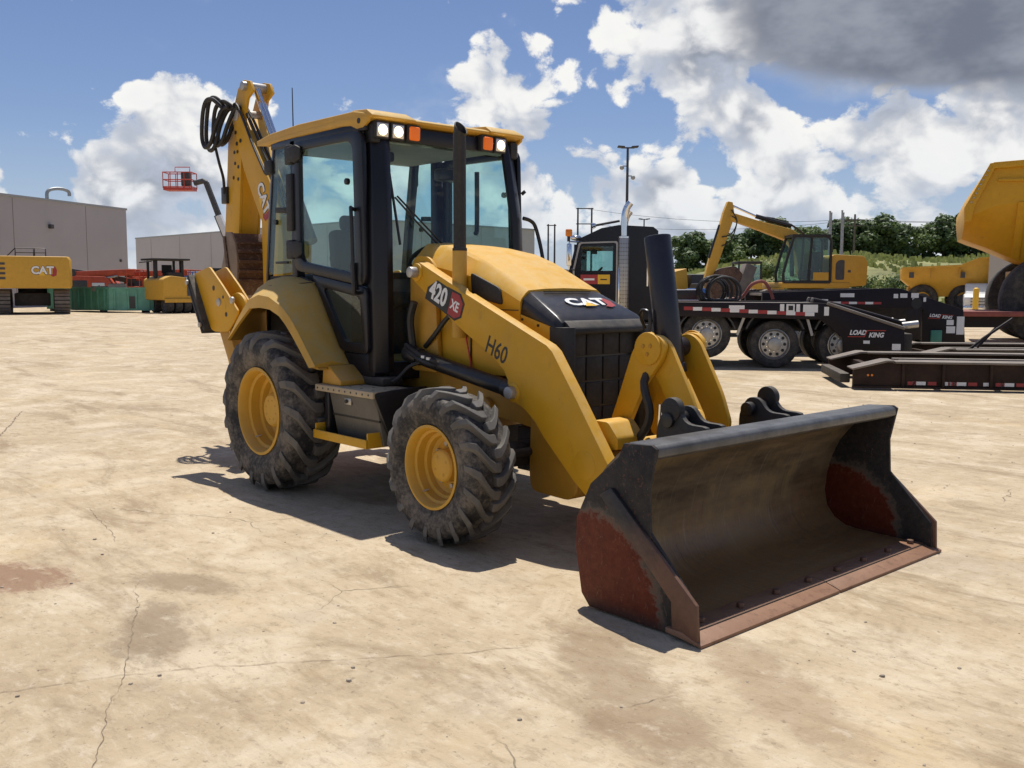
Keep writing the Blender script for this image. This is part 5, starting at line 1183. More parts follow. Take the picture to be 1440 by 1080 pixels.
        if y < 1:
            for a in range(7):
                for k in range(18):
                    t = PI*(1.08+.84*a/6) ; q = Vector((-3.0+.1145*math.cos(t), y+.1145*math.sin(t), 1.14+k*.078)); n_ = Vector((math.cos(t), math.sin(t), 0))
                    MB().cyl(q, q+n_*.003, .011, n=6).build('shield_hole', M['decal_black'], st)
    # kit behind the cab
    MB().bb(-2.30, -2.24, .2, 2.1, 1.0, 2.6).build('headache_rack', M['black'], o, bevel=.01)
    MB().cyl((-2.28, .22, 1.20), (-2.28, .22, 1.72), .16, n=18).build('red_tank', M['red_paint'], o, bevel=.03); MB().ball((-2.28, .20, 1.78), .15).build('red_tank', M['red_paint'], o)
    MB().tube([(-2.52, .0, 1.62), (-2.52, -.02, 2.55)], .02, sub=1).build('hose_post', M['chrome'], o)
    for k in range(3): MB().tube([(-2.5, .1, 2.4-.1*k), (-2.25, .05, 2.0-.12*k), (-2.1, .1, 1.5-.1*k), (-1.95, .2, 1.25)], .02).build('air_line', M['hose'], o)
    MB().cyl((-3.9, .28, .62), (-2.6, .28, .62), .30, n=20).build('fuel_tank', M['chrome'], o, bevel=.02)
    MB().bb(-4.4, -3.95, .0, .5, .45, .95).build('step_box', M['chrome_dull'], o, bevel=.02); MB().bb(-2.55, -1.95, .1, .5, .45, .9).build('battery_box', M['dark_grey'], o, bevel=.03)
    MB().bb(-2.4, .6, .5, 1.8, 1.0, 1.08).build('deck_plate', M['dark_grey'], o)
    # gooseneck of the low-bed riding on the tractor
    gk = put('trailer_gooseneck', 'black low-bed trailer gooseneck with white plates and red white strips, resting on the black truck', 'trailer', 5.22, 19.0, -7)
    TB = M['trailer_black']
    prof = [(-2.05, 1.03), (-2.05, 1.31), (.80, 1.305), (1.10, 1.29), (2.42, .80), (2.46, .10), (1.32, .10), (1.28, .62), (.85, .98)]
    for y0 in (-.20, 2.15): MB().prism(prof, y0, y0+.10).build('side_beam', TB, gk, bevel=.01)
    MB().bb(-2.0, 1.0, -.10, 2.15, 1.23, 1.28).build('deck_plate', M['deck_wear'], gk)
    for k in range(4): MB().tube([(.75+k*.06, .15+k*.55, 1.36), (1.3, .15+k*.55, 1.24), (2.5, .15+k*.55, .90)], .045, sub=1).build('lift_rail', M['deck_wear'] if k % 2 else TB, gk)
    MB().tube([(.95, -.21, 1.30), (2.42, -.21, .82)], .03, sub=1).build('edge_rail', M['deck_wear'], gk)
    MB().bb(2.36, 2.60, -.12, 2.15, .12, .72).build('coupling', M['chassis_dark'], gk, bevel=.03)
    for y in (.1, 1.0, 1.9): MB().cyl((2.45, y, .86), (2.75, y, .90), .07, n=12).build('coupling_pin', M['steel'], gk)
    tape(gk, -1.80, .72, 1.155, 1.045, -.205, 14, h=.07)
    for x, z, w, h in ((-.92, 1.12, .30, .13), (.06, 1.13, .08, .15), (.18, 1.13, .16, .15), (.37, 1.13, .07, .15), (.50, 1.12, .28, .15), (.90, 1.06, .09, .17), (2.20, .40, .16, .12), (2.16, .28, .18, .10), (2.20, .17, .14, .09), (1.66, .52, .12, .06), (-1.14, 1.15, .14, .03)):
        MB().bb(x, x+w, -.206, -.2005, z, z+h).build('placard', M['decal_white'], gk, smooth=False)
    MB().bb(.22, .31, -.209, -.2065, 1.16, 1.25).build('placard', M['decal_black'], gk, smooth=False)
    MB().cyl((-1.93, -.2, 1.15), (-1.93, -.225, 1.15), .035, n=14).build('side_lamp', M['amber'], gk)
    load_king(gk, 1.55, .70, -.2, .125)
    # coil of hoses lying on the gooseneck
    for k in range(1):
        hc = thing('hose_coil', 'coil of thick black hydraulic hoses standing on the truck deck', 'hoses', gk.matrix_world @ Vector((0, 0, 0)), 0)
        hc.location = yard(5.22, 19.0) + GX*(-1.02) + GY*(.75); hc.rotation_euler = (0, 0, HEAD)
        for q in range(7):
            cx, cz, r = random.uniform(-.12, .18), 1.55+random.uniform(-.06, .06), random.uniform(.24, .33)
            pts = [(cx+r*1.05*math.cos(t*2*PI/16), random.uniform(-.03, .03)+q*.05, max(1.34, cz+r*math.sin(t*2*PI/16))) for t in range(17)]
            MB().tube(pts, .028, sub=2).build('hose', M['hose'], hc)
        MB().tube([(.25, .1, 1.36), (.55, .1, 1.40), (.75, .1, 1.66), (1.0, .1, 1.72), (1.15, .1, 1.50), (1.2, .1, 1.36)], .035).build('hose', M['trailer_red'], hc)
rig()
# ---------------------------------------------------------------- second gooseneck farther back
def neck2():
    o = put('trailer_gooseneck', 'black low-bed trailer gooseneck with a sloping nose behind the coupled one', 'trailer', 7.9, 22.5, -4)
    TB = M['trailer_black']
    prof = [(-2.0, 1.17), (-2.0, 1.48), (1.0, 1.60), (1.2, 1.58), (2.62, 1.10), (2.70, .28), (1.72, .28), (1.70, 1.10), (1.0, 1.12)]
    for y in (0, 2.3): MB().prism(prof, y, y+.12).build('side_beam', TB, o, bevel=.01)
    MB().bb(-1.9, 1.1, .12, 2.3, 1.40, 1.46).build('deck_plate', M['deck_wear'], o)
    MB().cyl((1.55, -.01, 1.24), (1.55, .0, 1.24), .13, n=18).build('beam_hole', M['decal_black'], o)
    tape(o, -1.3, .75, 1.225, 1.215, -.003, 11, h=.055)
    for x, z, w, h in ((-.20, 1.38, .32, .09), (1.02, 1.36, .10, .10), (1.17, 1.37, .16, .10), (1.42, 1.37, .17, .11), (1.45, 1.29, .06, .07), (1.70, 1.28, .06, .10), (2.25, .74, .16, .12), (2.25, .55, .20, .16), (2.48, .52, .17, .42), (-.62, 1.27, .14, .06)):
        MB().bb(x, x+w, -.008, -.002, z, z+h).build('placard', M['decal_white'], o, smooth=False)
    load_king(o, 1.98, .93, 0, .10, -.06)
    MB().bb(1.9, 2.15, -.05, .10, .30, .62).build('valve_box', M['green_bin'], o, bevel=.02)
    for x in (-1.2, .2):
        for y in (.35, 1.9): road_wheel(o, (x, y, .46), .46, .3, .29, holes=10 if y < 1 else 0)
    MB().cyl((-1.2, .3, .46), (-1.2, 2.1, .46), .08, n=10).build('axle', M['chassis_dark'], o); MB().cyl((.2, .3, .46), (.2, 2.1, .46), .08, n=10).build('axle', M['chassis_dark'], o)
    MB().bb(-1.8, 1.6, .8, 1.7, .75, 1.16).build('frame', M['chassis_dark'], o)
neck2()
# ---------------------------------------------------------------- low-bed decks lying on the ground
def lowbed(name, label, lat, dep, turn, L, Wd, h, ribs, strips=True):
    o = put(name, label, 'trailer', lat, dep, turn)
    prof = [(0, .03), (0, h*.78), (.50, h+.03), (.62, h), (L, h), (L, .03)]
    MB().prism(prof, 0, .10).build('side_beam', M['deck_brown'], o, bevel=.012); MB().prism(prof, Wd-.10, Wd).build('side_beam', M['deck_brown'], o, bevel=.012)
    MB().prism([(.62, h+.002), (.62, h+.035), (L, h+.035), (L, h+.002)], -.06, .28).build('top_flange', M['deck_wear'], o, bevel=.006); MB().prism([(.62, h+.002), (.62, h+.035), (L, h+.035), (L, h+.002)], Wd-.28, Wd+.06).build('top_flange', M['deck_wear'], o, bevel=.006)
    MB().prism([(-.03, h*.80), (.48, h+.05), (.60, h+.05), (.60, h+.02), (.5, h+.02), (-.02, h*.74)], -.05, .42).build('ramp_plate', M['deck_wear'], o, bevel=.006); MB().prism([(-.03, h*.80), (.48, h+.05), (.60, h+.05), (.60, h+.02), (.5, h+.02), (-.02, h*.74)], Wd-.42, Wd+.05).build('ramp_plate', M['deck_wear'], o, bevel=.006)
    MB().bb(-.02, L, -.055, .0, .03, .06).build('lower_flange', M['deck_brown'], o)
    for x in ribs: MB().bb(x, x+.045, -.05, -.001, .06, h).build('side_rib', M['deck_brown'], o, bevel=.006)
    k = .35
    while k < L: MB().bb(k, k+.10, .10, Wd-.10, h*.45, h*.80).build('cross_member', M['deck_brown'], o); k += .9
    for y in (Wd*.36, Wd*.56): MB().bb(.9, L, y, y+.16, h*.8, h*.97).build('deck_board', M['deck_wear'], o, bevel=.01)
    MB().bb(-.16, .0, .25, Wd-.25, .08, h*.55).build('coupling_nose', M['chassis_dark'], o, bevel=.02)
    if strips:
        for x in ribs:
            for d, c in ((.10, 'decal_red'), (.17, 'decal_white'), (.40, 'decal_red'), (.62, 'decal_white')):
                MB().bb(x+d, x+d+(.20 if c == 'decal_white' and d < .3 else .13), -.006, -.001, .085, .14).build('reflector_strip', M[c], o, smooth=False)
        for x in (.22, .28): MB().cyl((x, -.001, h*.55), (x, -.012, h*.55), .018, n=12).build('side_lamp', M['amber'], o)
    return o
lowbed('lowbed_deck', 'rusty brown low-bed trailer deck lying detached on the concrete, red white strips along its edge', 5.42, 15.1, -9, 8.6, 2.4, .42, (.72, 1.32, 2.02, 2.75, 3.5, 4.3, 5.1))
d2 = lowbed('lowbed_deck', 'second brown low-bed deck lying behind the striped one, under the dump truck tyre', 8.2, 19.0, -5, 8.0, 2.4, .36, (.7, 1.6, 2.5, 3.4, 4.3), strips=False)
MB().tube([(1.75, .2, 1.0), (1.2, .2, .60), (.95, .2, .38)], .03, sub=1).build('ramp_arm', M['trailer_black'], d2); MB().tube([(1.6, .6, .80), (1.25, .6, .40)], .03, sub=1).build('ramp_arm', M['trailer_black'], d2)
def flatbed():
    o = put('flatbed_trailer', 'flatbed trailer with dull red side rail standing behind both goosenecks', 'trailer', 9.6, 26.5, -3)
    MB().bb(0, 9, 0, 2.5, .82, .96).build('deck', M['trailer_red'], o, bevel=.01); MB().bb(0, 9, .5, .7, .5, .82).build('chassis_rail', M['trailer_black'], o); MB().bb(0, 9, 1.8, 2.0, .5, .82).build('chassis_rail', M['trailer_black'], o)
    tape(o, .1, 1.9, .86, .86, -.003, 6, h=.05)
    for x in (1.2, 2.4): road_wheel(o, (x, .25, .46), .46, .3, .29, holes=10); road_wheel(o, (x, 2.2, .46), .46, .3, .29, holes=0)
    for y in (.9, 1.25): MB().cyl((.02, y, .66), (-.06, y, .66), .09, n=14).build('tail_lamp', M['decal_white'], o)
flatbed()
# ---------------------------------------------------------------- excavator with folded boom on its own low trailer
def excavator_side():
    tr = put('low_trailer', 'dark low trailer carrying the yellow excavator with folded boom', 'trailer', 9.0, 31.0, 0)
    MB().bb(-3.6, 4.0, 0, 2.8, .45, .66).build('deck', M['trailer_black'], tr, bevel=.02)
    for x in (2.2, 3.2):
        for y in (.15, 2.6): road_wheel(tr, (x, y, .40), .40, .3, .24, holes=0)
    MB().bb(-3.6, -3.3, .8, 2.0, 0, .46).build('landing_leg', M['trailer_black'], tr)
    o = put('excavator', 'yellow excavator with folded boom and dark glazed cab standing on a low trailer', 'excavator', 9.9, 32.4, 0)
    o.location.z = .665
    tracks(o, 2.1, 3.9, .82, .52, axis='x')
    MB().bb(-1.0, 1.0, -.7, .7, .3, .75).build('undercarriage', M['chassis_dark'], o, bevel=.05)
    MB().cyl((0, 0, .7), (0, 0, .92), .6, n=20).build('swing_ring', M['chassis_dark'], o)
    MB().bb(-1.15, 1.05, -1.25, 1.25, .90, 1.10).build('platform', M['yellow_fade'], o, bevel=.03)
    hs = MB().prism(rounded([(.42, 1.08), (.42, 1.92), (.52, 2.0), (1.50, 1.95), (1.62, 1.75), (1.60, 1.0), (1.05, .95)], .08), -1.22, 1.22).build('house', M['yellow_fade'], o, bevel=.04)
    MB().prism(rounded([(.58, 1.18), (.58, 1.72), (.68, 1.82), (.86, 1.82), (.86, 1.18)], .06), -1.235, -1.215).build('air_grille', M['dark_grey'], hs)
    MB().bb(.98, 1.07, -1.235, -1.22, 1.42, 1.50).build('latch', M['dark_grey'], hs)
    # cab: pillars, roof, panes
    cb = MB(); cp = [(-1.10, 1.10), (-1.12, 1.40), (-.98, 1.98), (-.80, 2.58), (.30, 2.58), (.40, 2.45), (.40, 1.10)]
    for y in (-1.24, -.35):
        for a, b in zip(cp, cp[1:]+cp[:1]): cb.tube([(a[0], y, a[1]), (b[0], y, b[1])], .045, sub=1, n=6)
        cb.tube([(-.30, y, 1.1), (-.22, y, 2.58)], .04, sub=1, n=6)
    cb.bb(-.85, .38, -1.28, -.30, 2.56, 2.64); cb.bb(-1.1, .4, -1.26, -.34, 1.08, 1.16); cb = cb.build('cab_frame', M['black_matte'], o)
    MB().prism(cp, -1.235, -1.225).build('side_pane', M['truck_glass'], cb, smooth=False); MB().prism(cp, -.365, -.355).build('side_pane', M['truck_glass'], cb, smooth=False)
    MB().bb(-.45, .15, -1.05, -.55, 1.2, 1.5).build('seat', M['seat'], cb, bevel=.05); MB().bb(.0, .15, -1.05, -.55, 1.5, 2.1).build('seat', M['seat'], cb, bevel=.05)
    MB().bb(-.15, .35, -1.255, -1.238, 1.14, 1.42).build('door_panel', M['yellow_fade'], cb)
    # boom arches up and back over the front, stick hangs
    bm_ = [(-.05, 1.05), (.25, 1.25), (.28, 1.9), (.06, 2.42), (-.55, 2.86), (-1.6, 3.12), (-2.6, 3.42), (-2.66, 3.18), (-1.6, 2.82), (-.75, 2.50), (-.42, 2.1), (-.30, 1.4)]
    MB().prism(bm_, -.18, .20).build('boom', M['yellow_fade'], o, bevel=.03)
    sk = [(-2.72, 3.78), (-2.56, 3.75), (-2.48, 3.30), (-3.05, 1.55), (-3.32, 1.02), (-3.46, 1.06), (-3.36, 1.6), (-2.98, 2.9), (-2.86, 3.4)]
    MB().prism(sk, -.15, .16).build('stick', M['yellow_fade'], o, bevel=.02)
    c = MB().cyl((-1.75, 0, 3.30), (-.55, 0, 2.98), .075, n=12).build('stick_cylinder', M['black'], o); MB().cyl((-2.62, 0, 3.68), (-1.75, 0, 3.30), .04, n=10).build('cylinder_rod', M['chrome'], c)
    MB().cyl((-2.95, -.05, 3.0), (-3.28, -.05, 1.9), .06, n=12).build('bucket_cylinder', M['black'], o)
    MB().cyl((-.55, -.28, 1.3), (-.62, -.28, 2.45), .07, n=12).build('boom_cylinder', M['black'], o)
    for k in range(2): MB().tube([(.2, .0+k*.1, 2.45), (-.5, 0+k*.1, 3.0), (-1.2, k*.1, 3.24), (-1.7, k*.1, 3.28)], .022).build('boom_line', M['hose'], o)
    for k in range(2): MB().tube([(-2.60, -.17, 3.5-k*.2), (-2.42, -.2, 3.1), (-2.6, -.2, 2.7-k*.2), (-2.9, -.17, 2.6-k*.3)], .02).build('boom_line', M['hose'], o)
    g_ = MB().prism(rounded([(-3.42, 1.12), (-2.95, 1.55), (-2.45, 1.65), (-2.15, 1.3), (-2.35, .75), (-2.75, .45), (-3.15, .55)], .12), -.35, .4).build('bucket', M['hoe_bucket'], o, bevel=.03)
    MB().box((-2.1, 0, 1.15), (.35, .8, 1.1), Ry(.35)).build('bucket_plate', M['deck_wear'], g_, bevel=.02)
excavator_side()
# ---------------------------------------------------------------- haul truck dump bodies
def haul_truck():
    o = put('haul_truck', 'big yellow haul truck with a ribbed dump body and huge tyre behind the low-bed deck', 'dump truck', 13.1, 28.0, -21)
    # section along x: near side plate is vertical above a knuckle line, tapers in below it
    st = [(0.0, 3.05, 3.55, 3.85), (.22, 2.95, 3.72, 4.35), (.62, 2.80, 3.88, 5.02), (.80, 2.72, 3.95, 5.12), (1.6, 2.35, 4.05, 5.16), (3.2, 2.05, 4.1, 5.25), (6.5, 1.95, 4.1, 5.4)]
    secs = []
    for x, zb, zk, zt in st: secs.append([Vector((x, .9, zb)), Vector((x, 0, zk)), Vector((x, 0, zt)), Vector((x, 3.6, zt)), Vector((x, 3.6, zk)), Vector((x, 2.7, zb))])
    b = MB().loft(secs).build('dump_body', M['yellow'], o, bevel=.02)
    MB().prism([(.62, 4.98), (.66, 5.16), (6.5, 5.46), (6.5, 5.28)], -.10, .02).build('top_rail', M['yellow'], b, bevel=.02)
    MB().prism([(.80, 4.62), (.82, 4.70), (6.5, 4.60), (6.5, 4.52)], -.07, .005).build('side_rail', M['yellow'], b, bevel=.02)
    MB().prism([(-.02, 3.52), (-.04, 3.90), (.58, 5.14), (.78, 5.16), (.24, 3.95), (.16, 3.5)], -.09, .01).build('tail_rib', M['yellow'], b, bevel=.02)
    for k in range(8): MB().cyl((.14+k*.055, -.09, 4.05+k*.125), (.14+k*.055, -.115, 4.05+k*.125), .025, n=8).build('bolt', M['steel'], b)
    MB().loft([[Vector((1.35, .86, 2.48)), Vector((1.35, -.05, 4.02)), Vector((1.55, -.05, 4.03)), Vector((1.55, .86, 2.40))], [Vector((1.35, .96, 2.48)), Vector((1.35, .05, 4.02)), Vector((1.55, .05, 4.03)), Vector((1.55, .96, 2.40))]]).build('bolster', M['yellow'], b)
    MB().bb(1.4, 6.5, 1.0, 2.6, 1.5, 2.1).build('chassis', M['yellow_dark'], o, bevel=.03)
    for y in (-.80, 2.9): road_wheel(o, (2.20, y+.35, 1.26), 1.26, .85, .60, holes=0, steel='yellow_fade', n=44)
    for y in (-.3, 3.1): road_wheel(o, (8.1, y+.35, 1.18), 1.18, .78, .60, holes=0, steel='yellow_fade', n=44)
    MB().bb(6.4, 9.9, .9, 2.7, 1.1, 2.0).build('chassis', M['yellow_dark'], o, bevel=.03)
    MB().bb(6.75, 9.9, -.25, 3.85, 2.42, 2.62).build('deck', M['yellow'], o, bevel=.03)
    MB().bb(8.9, 9.95, 1.0, 2.6, 1.2, 2.42).build('engine_hood', M['yellow'], o, bevel=.06); MB().bb(9.95, 10.0, 1.1, 2.5, 1.3, 2.35).build('grille', M['dark_grey'], o)
    cb_ = MB().prism(rounded([(6.95, 2.62), (6.95, 4.35), (8.5, 4.35), (8.85, 3.5), (8.95, 2.62)], .08), .1, 1.9).build('cab', M['yellow'], o, bevel=.04)
    MB().prism(rounded([(7.15, 3.4), (7.15, 4.15), (8.35, 4.15), (8.6, 3.4)], .05), .075, .098).build('side_window', M['black'], cb_)
    for x in (6.85, 8.4, 9.8):
        MB().tube([(x, -.2, 2.62), (x, -.2, 3.6)], .03, sub=1).build('rail_post', M['yellow'], o)
    MB().tube([(6.85, -.2, 3.6), (9.8, -.2, 3.6)], .03, sub=1).build('handrail', M['yellow'], o)
    MB().prism([(5.9, 5.25), (5.9, 5.45), (8.9, 5.5), (8.9, 5.38)], .2, 3.4).build('body_canopy', M['yellow'], b, bevel=.03)
    MB().cyl((2.38, .3, 1.18), (2.38, 3.3, 1.18), .3, n=16).build('axle', M['yellow_dark'], o)
haul_truck()
def adt():
    o = put('dump_truck', 'faded yellow articulated dump truck body low behind the trailers', 'dump truck', 23.5, 58.0, -20)
    o.scale = (1.36, 1.36, 1.36)
    prof = [(0, 1.55), (0, 2.02), (2.35, 2.12), (3.05, 2.42), (3.9, 2.48), (3.9, .85), (.9, .75)]
    b = MB().loft([[Vector((x, .5 if z < 1.6 else 0, z)) for x, z in prof], [Vector((x, 2.5 if z < 1.6 else 3, z)) for x, z in prof]]).build('dump_body', M['yellow_fade'], o, bevel=.03)
    MB().prism([(-.04, 1.98), (-.04, 2.06), (2.36, 2.17), (3.05, 2.47), (3.9, 2.53), (3.9, 2.45), (3.08, 2.38), (2.4, 2.08)], -.08, .02).build('top_rail', M['yellow_fade'], b)
    for x in (1.15, 2.3): MB().bb(x, x+.06, -.05, .02, 1.62, 2.08).build('side_rib', M['yellow_dark'], b)
    for x in (.3, 2.35): MB().bb(x, x+.2, -.02, .02, 1.6, 1.85).build('pocket', M['dark_grey'], b)
    for x in (.9, 2.6, 5.2):
        for y in (.45, 2.0): road_wheel(o, (x, y+.2, .66), .66, .6, .38, holes=0, steel='dark_grey', n=22)
    MB().bb(.3, 5.6, .8, 2.2, .8, 1.2).build('chassis', M['yellow_dark'], o); MB().bb(4.3, 6.2, .3, 2.7, 1.2, 2.9).build('cab', M['yellow_fade'], o, bevel=.08)
adt()
def skip_truck():
    o = put('dump_truck', 'small yellow dump truck body parked before the grassy bank', 'dump truck', 9.6, 60, 10)
    MB().loft([[Vector((x, y, z)) for x, z in ((.1, 1.3), (-.15, 2.35), (1.35, 2.75), (1.5, 1.3))] for y in (0, 2.4)]).build('dump_body', M['yellow_fade'], o, bevel=.03)
    MB().bb(.0, 3.6, .3, 2.1, .7, 1.25).build('chassis', M['chassis_dark'], o); MB().bb(1.7, 3.3, .2, 2.2, 1.25, 2.4).build('cab', M['dark_grey'], o, bevel=.1)
    for x in (.6, 2.9):
        for y in (.1, 2.2): road_wheel(o, (x, y, .5), .5, .3, .28, holes=0, n=16)
skip_truck()
def suv():
    o = put('off_road_vehicle', 'dark boxy off road vehicle parked before the grassy bank', 'car', 11.9, 58, 8)
    MB().prism(rounded([(-1.9, .5), (-1.9, 1.05), (-.8, 1.15), (1.85, 1.12), (1.9, .5)], .1), 0, 1.7).build('body', M['dark_grey'], o, bevel=.06)
    MB().prism(rounded([(-.85, 1.12), (-.6, 1.82), (1.75, 1.85), (1.85, 1.12)], .06), .08, 1.62).build('cabin', M['black'], o, bevel=.04)
    for x0, x1 in ((-.6, .1), (.2, .9), (1.0, 1.65)): MB().prism([(x0, 1.2), (x0+.08, 1.72), (x1, 1.72), (x1, 1.2)], .06, .085).build('window', M['truck_glass'], o)
    for x in (-1.2, 1.25):
        for y in (.08, 1.62): road_wheel(o, (x, y, .40), .40, .26, .24, holes=0, n=18)
    MB().bb(-2.0, -1.88, .1, 1.6, .45, .65).build('bumper', M['black'], o, bevel=.03)
suv()
def blue_box():
    o = put('storage_box', 'blue steel storage box on the yard behind the hose coil', 'container', 10.9, 54, 5)
    MB().bb(-.75, .75, 0, 1.1, .15, 1.42).build('body', M['blue_paint'], o, bevel=.02); MB().bb(-.8, .8, -.05, 1.15, 1.42, 1.52).build('lid', M['blue_paint'], o, bevel=.02)
    for x in (-.6, .6): MB().bb(x-.08, x+.08, .1, 1.0, 0, .15).build('skid', M['dark_grey'], o)
blue_box()
def car(lat, dep, turn, matn, label):
    o = put('parked_car', label, 'car', lat, dep, turn)
    MB().prism(rounded([(-2.1, .35), (-2.15, .75), (-1.2, .95), (1.9, .95), (2.1, .7), (2.1, .35)], .12), 0, 1.75).build('body', M[matn], o, bevel=.08, seg=3)
    MB().prism(rounded([(-1.2, .94), (-.55, 1.42), (.9, 1.45), (1.75, .94)], .1), .14, 1.61).build('cabin', M['truck_glass'] if False else M['black'], o, bevel=.08, seg=3)
    MB().bb(-.5, .85, .2, 1.55, 1.42, 1.47).build('roof', M[matn], o, bevel=.02)
    for x in (-1.35, 1.3):
        for y in (.1, 1.65): road_wheel(o, (x, y, .33), .33, .22, .22, holes=0, n=18)
car(8.7, 49, -4, 'white_paint', 'white car parked behind the black truck'); car(11.2, 47, 6, 'red_paint', 'dark red car parked behind the hose coil')
def wheel_loader():
    o = put('wheel_loader', 'tan and yellow wheel loader parked behind the excavator bucket', 'loader', 13.9, 56, 0)
    MB().prism(rounded([(-1.8, .8), (-1.8, 1.8), (.2, 1.9), (1.9, 1.7), (2.0, .8)], .12), 0, 2.0).build('body', M['yellow_fade'], o, bevel=.06)
    c = MB(); c.bb(-.7, .7, .2, 1.8, 2.95, 3.1)
    for x in (-.65, .65):
        for y in (.25, 1.75): c.bb(x-.05, x+.05, y-.05, y+.05, 1.8, 2.96)
    c.build('cab', M['black_matte'], o, bevel=.02); MB().bb(-.6, .6, .3, 1.7, 1.9, 2.9).build('cab_glass', M['truck_glass'], o)
    for x in (-1.3, 1.3):
        for y in (-.1, 2.1): road_wheel(o, (x, y, .7), .7, .5, .35, holes=0, steel='yellow_fade', n=20)
    MB().prism([(-3.4, .1), (-3.3, .9), (-2.5, 1.0), (-2.2, .3)], -.3, 2.3).build('bucket', M['hoe_bucket'], o); MB().box((-2.0, 1.0, 1.2), (1.4, .4, .3), Ry(.5)).build('lift_arm', M['yellow_fade'], o)
wheel_loader()
def pickup():
    o = put('pickup_truck', 'white pickup truck nosing out beside the pale block building', 'pickup truck', 25.9, 55.0, -24)
    # faces the street: nose towards -y
    MB().prism([(0, .45), (0, 1.05), (.15, 1.15), (1.2, 1.25), (1.3, 1.25), (1.3, .45)], 0, 1.9, 'yz').build('hood', M['white_paint'], o, bevel=.08, seg=3)
    MB().prism([(1.2, 1.2), (1.85, 1.85), (3.6, 1.88), (3.8, 1.2)], .08, 1.82, 'yz').build('cabin', M['white_paint'], o, bevel=.08, seg=3)
    MB()._faces([(.2, 1.30, 1.27), (1.7, 1.30, 1.27), (1.6, 1.80, 1.80), (.3, 1.80, 1.80)], [(0, 1, 2, 3)]).build('windscreen', M['truck_glass'], o)
    MB().prism([(1.2, .45), (1.2, 1.2), (5.4, 1.2), (5.4, .45)], 0, 1.9, 'yz').build('body', M['white_paint'], o, bevel=.05)
    for k in range(5): MB().bb(.35, 1.55, -.03, .02, .62+k*.09, .66+k*.09).build('grille_bar', M['chrome'] if k % 2 else M['dark_grey'], o)
    MB().bb(-.02, 1.92, -.1, .05, .35, .56).build('bumper', M['chrome'], o, bevel=.03)
    for x in (.05, 1.6): MB().bb(x, x+.25, -.02, .04, .78, .98).build('headlight', M['decal_white'], o, bevel=.03)
    for x in (.12, 1.78):
        for y in (1.0, 4.5): road_wheel(o, (x, y, .40), .40, .26, .25, axis='x', holes=0, n=18)
pickup()
bo_ = put('bollard', 'yellow round steel bollard before the white pickup', 'bollard', 23.2, 48.0)
MB().lathe([(.14, 0), (.14, 1.5), (.12, 1.56), (.06, 1.60), (.0001, 1.61)], axis='z', n=20).build('post', M['decal_yellow'], bo_); MB().lathe([(.2, 0), (.2, .03), (.14, .04)], axis='z', n=20).build('base_flange', M['decal_yellow'], bo_)
# ---------------------------------------------------------------- poles
def light_pole(lat, dep, h, label):
    o = put('light_pole', label, 'light pole', lat, dep)
    MB().cyl((0, 0, 0), (0, 0, h), .13, .07, n=12).build('pole', M['pole_dark'], o); MB().cyl((0, 0, 0), (0, 0, .6), .28, n=14).build('base', M['wall_pale'], o)
    MB().box((0, 0, h), (.8, .08, .08)).build('cross_arm', M['pole_dark'], o)
    for s in (-1, 1): MB().box((s*.42, -.1, h+.04), (.42, .55, .09), Ry(-s*.08)).build('lamp_head', M['pole_dark'], o, bevel=.02)
    return o
lp = light_pole(7.1, 60, 10.1, 'tall dark twin-head light pole rising behind the black truck')
for s, z in ((-1, 8.9), (1, 8.3)): MB().ball((s*.35, 0, z), .14).build('camera', M['grey_paint'], lp); MB().tube([(0, 0, z+.1), (s*.35, 0, z+.1)], .03, sub=1).build('camera_arm', M['pole_dark'], lp)
light_pole(15.0, 110, 9.2, 'shorter distant twin-head light pole between the truck exhaust stacks')
def hframe(lat, dep, w, h, bars, label):
    o = put('utility_pole', label, 'utility pole', lat, dep)
    for x in (-w/2, w/2): MB().cyl((x, 0, 0), (x, 0, h), .17, .12, n=8).build('pole', M['pole_dark'], o)
    for z in bars: MB().box((0, 0, z), (w+.5, .14, .14)).build('cross_arm', M['pole_dark'], o)
    return o
h1 = hframe(10.5, 140, 2.0, 12.9, (12.8, 10.6, 8.2), 'tall twin-post utility frame with three cross bars')
h2 = hframe(6.1, 150, 1.0, 11.2, (11.0,), 'slim twin-post utility frame with one cross bar')
up_ = put('utility_pole', 'single wooden utility pole with a cross arm above the trees', 'utility pole', 42.5, 120)
MB().cyl((0, 0, 0), (0, 0, 10.6), .17, .12, n=8).build('pole', M['wood_pole'], up_); MB().box((0, 0, 9.9), (2.4, .14, .14)).build('cross_arm', M['wood_pole'], up_); MB().box((0, 0, 9.2), (1.8, .12, .12)).build('cross_arm', M['wood_pole'], up_)
def wires():
    A = yard(10.5, 140); B = yard(42.5, 120); C = yard(80, 96)
    for k, (za, zb) in enumerate(((12.8, 10.0), (10.6, 9.9), (8.2, 9.3))):
        o = thing('power_line', ['highest', 'middle', 'lowest'][k]+' power line strung from the three-bar utility frame to the wooden pole', 'cable', A)
        pts = []
        for P0, P1, z0, z1 in ((A, B, za, zb), (B, C, zb, zb)):
            for i in range(9):
                t = i/8; p = P0.lerp(P1, t); pts.append(Vector((p.x, p.y, z0+(z1-z0)*t - 1.0*4*t*(1-t))) - A)
        MB().tube(pts, .022, n=5, sub=1).build('wire', M['cable'], o)
wires()
